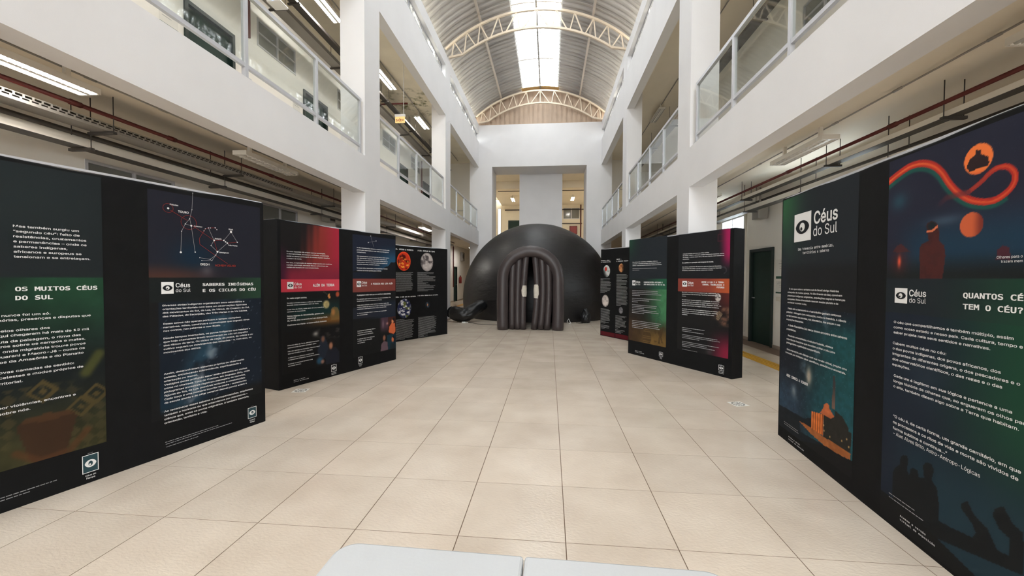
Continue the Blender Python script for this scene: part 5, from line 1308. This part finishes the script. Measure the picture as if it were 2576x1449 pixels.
def art_L2a(U, V):
    c = flat(U, (24, 21, 22)); f = sm(.25, .62, U + .25*(1.8 - V) + .03*np.sin(U*60)); c = mixc(c, (128, 46, 40), f); c = mixc(c, (160, 34, 58), sm(.6, .98, U)*.9); c = mixc(c, (124, 34, 54), sm(1.75, 1.45, V)); c = mixc(c, (58, 24, 44), sm(.2, .04, U)*sm(1.95, 1.6, V)*.9)
    t_ = flat(U, (186, 54, 70)); t_ = mixc(t_, (200, 66, 82), sm(.3, .9, U))
    l = flat(U, (19, 20, 21)); l = mixc(l, (18, 44, 44), sm(1.2, .95, V)*sm(.78, .95, V)*sm(.06, .3, U)); l = mixc(l, (120, 78, 34), sm(.12, 0, np.abs(V-.84))*sm(.2, .85, U)*.9)
    l = blob(l, U, V, .73, 1.06, .055, .058, (196, 176, 120), .95, 3); l = poly(l, U, V, [(.70, 1.08), (.76, 1.09), (.75, 1.02), (.72, 1.03)], (120, 110, 80), .5)
    l = blob(l, U, V, .93, 1.2, .035, .04, (170, 76, 50), 1, 3); l = poly(l, U, V, [(.755, 1.2), (.79, 1.21), (.80, 1.145), (.77, 1.14)], (196, 130, 70)); l = poly(l, U, V, [(.68, 1.24), (.685, 1.245), (.77, 1.2), (.765, 1.19)], (90, 84, 70), .7)
    l = poly(l, U, V, [(.82, .82), (.80, .9), (.82, 1.0), (.87, 1.02), (.93, 1.0), (.955, .95), (.955, .82)], (116, 92, 50), .75); l = blob(l, U, V, .85, .94, .035, .05, (164, 110, 62), .9, 2)
    p = V < .735
    b = flat(U, (18, 17, 18)); b = mixc(b, (58, 54, 52), sm(.45, .9, fbm(U*12, V*26, 3))*sm(.45, .7, U)*sm(.5, .62, V)); b = blob(b, U, V, .55, .66, .04, .03, (176, 172, 168), .8)
    b = poly(b, U, V, [(.62, .55), (.64, .62), (.70, .62), (.72, .55), (.75, .50), (.76, .30), (.60, .28), (.58, .42)], (32, 38, 50)); b = blob(b, U, V, .67, .57, .03, .045, (120, 84, 66), 1, 2)
    b = poly(b, U, V, [(.74, .40), (.78, .44), (.90, .42), (.955, .34), (.955, .18), (.72, .2), (.70, .30)], (28, 30, 40)); b = blob(b, U, V, .81, .47, .05, .07, (34, 24, 22), 1, 2); b = blob(b, U, V, .805, .455, .033, .05, (158, 108, 84), 1, 2.5)
    b = blob(b, U, V, .61, .27, .05, .05, (38, 84, 112), .9, 2); b = blob(b, U, V, .66, .25, .03, .03, (150, 110, 96), .9, 2)
    l = np.where(p[..., None], b, l)
    return np.where((V > 1.425)[..., None], c, np.where((V > 1.256)[..., None], t_, np.where((U > .07)[..., None], l, np.array((20, 20, 21.)))))
def art_L2b(U, V):
    c = flat(U, (27, 32, 48)); c = mixc(c, (30, 78, 108), sm(1.55, 2.15, U)*sm(2.05, 1.7, V)); h = 1.55 + .18*sm(1.75, 2.2, U) + .012*np.sin(U*40)
    c = mixc(c, (21, 22, 27), V < h); c = mixc(c, (24, 30, 44), (V < 1.53)*sm(1.9, 1.5, U))
    t_ = flat(U, (122, 62, 56)); t_ = mixc(t_, (116, 56, 50), sm(1.3, 2.1, U))
    l = flat(U, (20, 20, 22)); l = mixc(l, (28, 38, 54), sm(1.12, .98, V)*sm(1.3, 2.1, U)*.9); l = mixc(l, (34, 38, 50), (V < .98)*(V > .80)*.8)
    b = flat(U, (19, 19, 20)); r = (U > 1.78)
    b = mixc(b, (70, 50, 62), r*sm(1.78, 1.86, U)*(U < 2.0)*sm(.48, .62, V)); b = mixc(b, (60, 30, 26), r*(U > 2.0)*(V > .5)); b = poly(b, U, V, [(2.02, .50), (2.03, .60), (2.09, .66), (2.17, .64), (2.19, .50), (2.14, .46)], (196, 96, 58)); b = blob(b, U, V, 2.115, .69, .03, .045, (206, 130, 90), 1, 2.5); b = poly(b, U, V, [(2.09, .72), (2.13, .75), (2.17, .73), (2.165, .66), (2.14, .69)], (26, 20, 24))
    b = mixc(b, (22, 46, 58), r*(U > 1.98)*(V < .46)); b = poly(b, U, V, [(1.82, .20), (1.84, .33), (1.90, .37), (1.98, .34), (2.0, .20)], (96, 76, 84)); b = blob(b, U, V, 1.905, .42, .032, .05, (140, 92, 72), 1, 2.5); b = blob(b, U, V, 2.12, .37, .035, .05, (196, 104, 64), 1, 2.5); b = poly(b, U, V, [(2.10, .42), (2.15, .44), (2.18, .38), (2.17, .28), (2.15, .3), (2.14, .38)], (18, 22, 28)); b = poly(b, U, V, [(2.04, .20), (2.06, .3), (2.1, .31), (2.18, .27), (2.18, .2)], (28, 36, 40)); b = blob(b, U, V, 1.88, .66, .02, .06, (130, 110, 120), .7); b = blob(b, U, V, 1.98, .66, .025, .02, (200, 140, 130), .8)
    l = np.where((V < .77)[..., None], np.where(((U > 1.78) & (V > .2))[..., None], b, np.array((20, 20, 21.))), l)
    return np.where((V > 1.422)[..., None], c, np.where((V > 1.22)[..., None], t_, l))
def art_R1a(U, V):
    c = flat(U, (31, 36, 41)); c = blob(c, U, V, .02, 2.16, .28, .42, (46, 96, 62), .9); c = mixc(c, (24, 25, 27), sm(1.62, 1.5, V)*.9); c = mixc(c, (30, 36, 48), sm(.18, .04, U)*sm(1.9, 1.5, V)*.6)
    s_ = flat(U, (22, 27, 36)); s_ = mixc(s_, (24, 72, 76), sm(.2, .95, U)*sm(1.24, 1.0, V)); s_ = mixc(s_, (40, 60, 78), sm(.75, .35, V)*sm(.7, .1, U)); s_ = mixc(s_, (26, 74, 84), sm(.8, .4, V)*sm(.3, .8, U)*.8)
    mw = np.abs((U-.43) - (V-.66)*.5); s_ = mixc(s_, (84, 100, 112), sm(.14, 0, mw)*sm(.45, .7, fbm(U*8, V*8, 4))*.8*sm(.35, .5, V)); s_ = blob(s_, U, V, .50, .665, .04, .07, (196, 176, 156), .8); s_ = blob(s_, U, V, .27, .48, .04, .05, (150, 160, 164), .6); s_ = stars(s_, U, V, .2, .99)
    s_ = poly(s_, U, V, PIC['hill'], (22, 27, 32)); s_ = poly(s_, U, V, PIC['chim'], (110, 86, 74)); s_ = mixc(s_, (54, 50, 50), inpoly(U, V, PIC['chim'])*sm(.5, .7, V)); s_ = poly(s_, U, V, PIC['dark'], (38, 36, 32)); s_ = poly(s_, U, V, PIC['gable'], (176, 94, 56)); s_ = poly(s_, U, V, PIC['front'], (206, 112, 52))
    st = inpoly(U, V, PIC['front']) & (np.mod(U, .03) < .012); s_ = mixc(s_, (120, 56, 26), st*.8); s_ = poly(s_, U, V, PIC['ground'], (150, 88, 46)); s_ = s_*(.86 + .28*fbm(U*30, V*30, 2))[..., None]
    for (a, b) in PIC['lights']: s_ = blob(s_, U, V, a, b, .006, .006, (240, 190, 120), 1)
    s_ = poly(s_, U, V, PIC['below'], (20, 20, 21))
    return np.where((V > 1.22)[..., None], c, s_)
RAIN = None
def art_R1b(U, V):
    c = flat(U, (34, 36, 52)); c = mixc(c, (26, 52, 72), sm(1.85, 1.62, V)*sm(1.3, 1.6, U)); c = mixc(c, (24, 28, 30), sm(1.60, 1.47, V)); c = blob(c, U, V, 1.40, 1.9, .06, .05, (40, 78, 92), .7); c = blob(c, U, V, 1.70, 1.75, .1, .025, (84, 104, 120), .5)
    d, sd, ps = dist(U, V, spline(PIC['rain'])); w = .0195 - .0095*ps
    gr = (sd < 0) & (d < w*2.7) & (ps < .6); c = mixc(c, (26, 80, 72), gr*sm(2.8, 1.9, d/w)*.95)
    c = mixc(c, (176, 44, 34), sm(1.2, .9, d/w)); c = mixc(c, (220, 98, 52), sm(.75, .1, np.where(sd < 0, d*1.0, d*2.2)/w)*(1 - .5*ps)); c = mixc(c, (132, 48, 44), sm(1.2, .8, d/w)*sm(.78, .95, ps)*.6)
    d2, _, p2 = dist(U, V, PIC['rtail']); c = mixc(c, (110, 44, 48), sm(.02, .006, d2)*(1-p2)*.9)
    pc = PIC['potc']; rr = np.hypot(U-pc[0][0], V-pc[0][1])/.069; c = mixc(c, (232, 118, 58), sm(1.03, .98, rr)); c = mixc(c, (190, 60, 46), (rr < 1)*sm(1.96, 1.915, V)); c = poly(c, U, V, PIC['pot'], (44, 30, 32)); c = mixc(c, (176, 44, 38), inpoly(U, V, PIC['pot'])*sm(1.965, 1.93, V)*.9)
    pl = PIC['planet']; rr = np.hypot(U-pl[0][0], V-pl[0][1])/.058; c = mixc(c, (196, 92, 56), sm(1.03, .97, rr)); c = mixc(c, (112, 44, 36), (rr < 1)*sm(.0, .05, U-pl[0][0])*.85)
    c = blob(c, U, V, *PIC['fire'][0], .06, .07, (84, 32, 30), .6); c = poly(c, U, V, PIC['hut'], (78, 34, 32), .75); c = blob(c, U, V, PIC['fire'][0][0], PIC['fire'][0][1], .012, .03, (238, 92, 60), .9)
    c = poly(c, U, V, PIC['person'], (70, 32, 31)); c = mixc(c, (62, 30, 30), inpoly(U, V, PIC['person'])*sm(.45, .6, fbm(U*26, V*26, 3))*.7); hd = PIC['band']; c = blob(c, U, V, hd[1][0], hd[1][1] + .022, .028, .022, (26, 34, 38), 1, 3); c = poly(c, U, V, hd, (206, 112, 76)); c = poly(c, U, V, PIC['p2'], (70, 34, 44)); c = stars(c, U, V, .04, .99)
    t_ = flat(U, (28, 35, 40)); t_ = mixc(t_, (26, 62, 46), sm(1.6, 2.2, U))
    l = flat(U, (25, 33, 46)); l = mixc(l, (24, 66, 46), sm(1.55, 2.2, U)*sm(.2, .9, V)); l = mixc(l, (28, 52, 62), sm(.7, .35, V)*sm(1.35, 1.6, U)*.8); l = blob(l, U, V, 1.6, .92, .12, .14, (36, 50, 62), .6)
    l = poly(l, U, V, PIC['sil'], (20, 21, 23), .95); l = mixc(l, (20, 20, 21), V < .17*sm(2.5, 1.3, U))
    return np.where((V > 1.457)[..., None], c, np.where((V > 1.255)[..., None], t_, l))
def art_R2a(U, V):
    c = flat(U, (33, 38, 43)); c = blob(c, U, V, .0, 2.2, .2, .3, (32, 66, 50), .9)
    t_ = flat(U, (30, 36, 38)); t_ = mixc(t_, (34, 84, 62), sm(.35, .9, U))
    l = flat(U, (29, 26, 25)); l = mixc(l, (62, 114, 78), sm(.3, .95, U)*sm(.45, .8, V)); l = mixc(l, (106, 82, 42), sm(.75, .32, V)*sm(-.2, .7, U)); l = mixc(l, (66, 46, 30), sm(.9, .5, V)*sm(.6, .05, U)*.8)
    for P, a in (([(.44, .26), (.40, .34), (.40, .42), (.45, .52), (.47, .56), (.53, .56), (.56, .52), (.61, .42), (.61, .34), (.57, .26)], .8), ([(.78, .30), (.80, .44), (.77, .50), (.82, .56), (.86, .56), (.90, .62), (.90, .56), (.88, .48), (.86, .42), (.90, .32), (.86, .32), (.83, .40), (.82, .30)], .75), ([(.10, .28), (.14, .5), (.10, .55), (.2, .58), (.3, .56), (.28, .46), (.30, .28), (.22, .3)], .5), ([(.66, .5), (.72, .54), (.75, .5), (.72, .46)], .6), ([(.68, .34), (.76, .34), (.73, .31), (.70, .31)], .6)):
        l = poly(l, U, V, P, (66, 50, 30), a)
    w = inpoly(U, V, [(.44, .26), (.40, .34), (.40, .42), (.45, .52), (.56, .52), (.61, .42), (.61, .34), (.57, .26)]) & (np.mod(V, .03) < .007); l = mixc(l, (116, 92, 52), w*.6)
    for (a, b, r) in ((.72, .86, .1), (.8, .67, .07)): rr = np.hypot(U-a, V-b); l = mixc(l, (40, 84, 60), (np.abs(rr-r) < .012)*.6)
    l = l*(.88 + .24*fbm(U*14, V*14, 3))[..., None]
    return np.where((V > 1.45)[..., None], c, np.where((V > 1.26)[..., None], t_, l))
def art_R2b(U, V):
    c = flat(U, (26, 27, 30)); c = mixc(c, (150, 26, 78), sm(1.95, 2.14, U + .05*(V-2.0))*sm(1.55, 1.85, V)); c = mixc(c, (90, 30, 44), ((np.abs(U-2.0) < .05) & (np.abs(V-2.06) < .055) & ~((np.abs(U-2.0) < .042) & (np.abs(V-2.06) < .047)))*.7); rr = np.hypot(U-2.05, V-1.575); c = mixc(c, (70, 72, 78), (np.abs(rr-.05) < .006)*(U+V > 3.6)*.7)
    t_ = flat(U, (124, 56, 46)); t_ = mixc(t_, (166, 78, 44), sm(1.7, 2.15, U))
    l = flat(U, (24, 23, 24)); l = mixc(l, (82, 34, 32), sm(1.7, 2.2, U)*sm(.8, 1.2, V)); l = mixc(l, (96, 68, 54), sm(1.8, 2.1, U)*sm(.72, .8, V)*sm(1.06, 1.0, V)*sm(.3, .7, fbm(U*14, V*14, 4))*1.2); l = poly(l, U, V, [(1.94, .93), (2.0, .98), (2.05, .93), (2.0, .84), (1.96, .82)], (180, 156, 124), .6); l = mixc(l, (40, 32, 28), (np.mod(U*1.2 + V, .03) < .012)*inpoly(U, V, [(1.94, .93), (2.0, .98), (2.05, .93), (2.0, .84), (1.96, .82)])*.8); l = mixc(l, (120, 26, 52), sm(1.75, 2.14, U)*sm(.75, .35, V)); l = blob(l, U, V, 1.83, .33, .06, .04, (66, 60, 60), .6)
    l = np.where((V < .72)[..., None] & (U < 1.8)[..., None], l*.96, l)
    return np.where((V > 1.45)[..., None], c, np.where((V > 1.245)[..., None], t_, l))

# ------------------------------------------------------------------ the six panels
PN = {
 'L1': Panel((-3.32, 2.117), (-2.828, 3.783), 2.25, .53, .045, 'nearest left fabric panel with constellation drawing and green text print'),
 'L2': Panel((-3.422, 4.8), (-2.698, 6.877), 2.20, 0, .34, 'deep black left panel with crimson and blue printed halves'),
 'L3': Panel((-3.426, 8.757), (-2.618, 10.156), 2.17, .55, .07, 'far left black panel picturing sun, moon, earth and galaxy'),
 'R1': Panel((2.131, 3.935), (1.98, 2.128), 2.26, 0, .08, 'nearest right fabric panel with rainbow ribbon and orange planet print'),
 'R2': Panel((1.531, 7.975), (2.627, 6.053), 2.215, 0, .225, 'deep black right panel with green and magenta edged printed halves'),
 'R3': Panel((1.301, 10.419), (1.815, 9.561), 2.10, 0, .07, 'far right black panel picturing mercury, venus and mars'),
}
PN['L1'].graphic(.05, 1.03, .255, 2.15, art_L1a); PN['L1'].graphic(1.30, 2.215, .30, 2.13, art_L1b)
PN['L2'].graphic(.04, .962, .19, 2.165, art_L2a); PN['L2'].graphic(1.22, 2.19, .20, 2.115, art_L2b)
PN['R1'].graphic(.018, 1.05, .10, 2.165, art_R1a, .0062); PN['R1'].graphic(1.317, 2.24, .02, 2.15, art_R1b, .0052)
PN['R2'].graphic(.012, .962, .262, 2.19, art_R2a); PN['R2'].graphic(1.21, 2.155, .285, 2.175, art_R2b)
PN['R3'].graphic(.01, .56, .015, .115, lambda U, V: flat(U, (82, 18, 26)), .05); PN['R3'].graphic(.58, 1.2, .015, .115, lambda U, V: flat(U, (82, 18, 26)), .05)
for k, items in TEXTS.items(): PN[k].write(items)
for k, ds in DISCS.items():
    for d in ds: PN[k].disc(*d)
# constellation drawing on the nearest left panel
P1 = PN['L1']; host = P1.host(1.7, 1.8)
def strokes(lines, w, m, name, y):
    mb = MB()
    for ln in lines:
        for (a, b), (c, d) in zip(ln, ln[1:]):
            L = math.hypot(c-a, d-b)
            if L < 1e-6: continue
            nx, nz = -(d-b)/L*w/2, (c-a)/L*w/2
            mb.add([(a-nx, y, b-nz), (c-nx, y, d-nz), (c+nx, y, d+nz), (a+nx, y, b+nz)], [(0, 1, 2, 3)])
    return mb.build(name, m, host)
strokes(CONST['red'], .0024, INKR, 'constellation_line', -.0034); strokes(CONST['white'], .0028, INKG, 'constellation_line', -.0038)
for (u, v, r) in CONST['stars']: MB().disc((u, -.0044, v), max(.0035, r*.7), 12, 'y').build('star_dot', INK, host)
strokes([[(u + r*math.cos(a), v + r*math.sin(a)) for a in np.linspace(0, 2*math.pi, 29)] for (u, v, r) in CONST['circ']], .0022, INKR, 'orbit_ring', -.0034)
# southern cross on the blue half of the second left panel
P2 = PN['L2']; host = P2.host(1.7, 2.0)
strokes([[(1.60, 2.12), (1.665, 1.95)], [(1.545, 2.01), (1.72, 2.05)]], .003, INKG, 'constellation_line', -.0034)
for (u, v) in ((1.60, 2.12), (1.545, 2.01), (1.72, 2.05)): MB().disc((u, -.0044, v), .008, 12, 'y').build('star_dot', INK, host)
# letters of the exit sign
es = next(o for o in COL.objects if o.name == 'exit_sign')
wx0 = text_mesh('SAÍDA', False, .02)[2]; wx1 = text_mesh('SAÍDA', False, .02)[3]
for k, ch in enumerate('SAÍDA'):
    co, fs, x0, x1 = text_mesh(ch, False, .02); sz = .225/(wx1-wx0)
    rx = text_mesh('SAÍDA'[:k+1], False, .02)[3]
    MB().add([((p[0] - x1 + rx - (wx0+wx1)/2)*sz, -.002, .035 + p[1]*sz*1.25) for p in co], fs).build('letter', INKR, es)
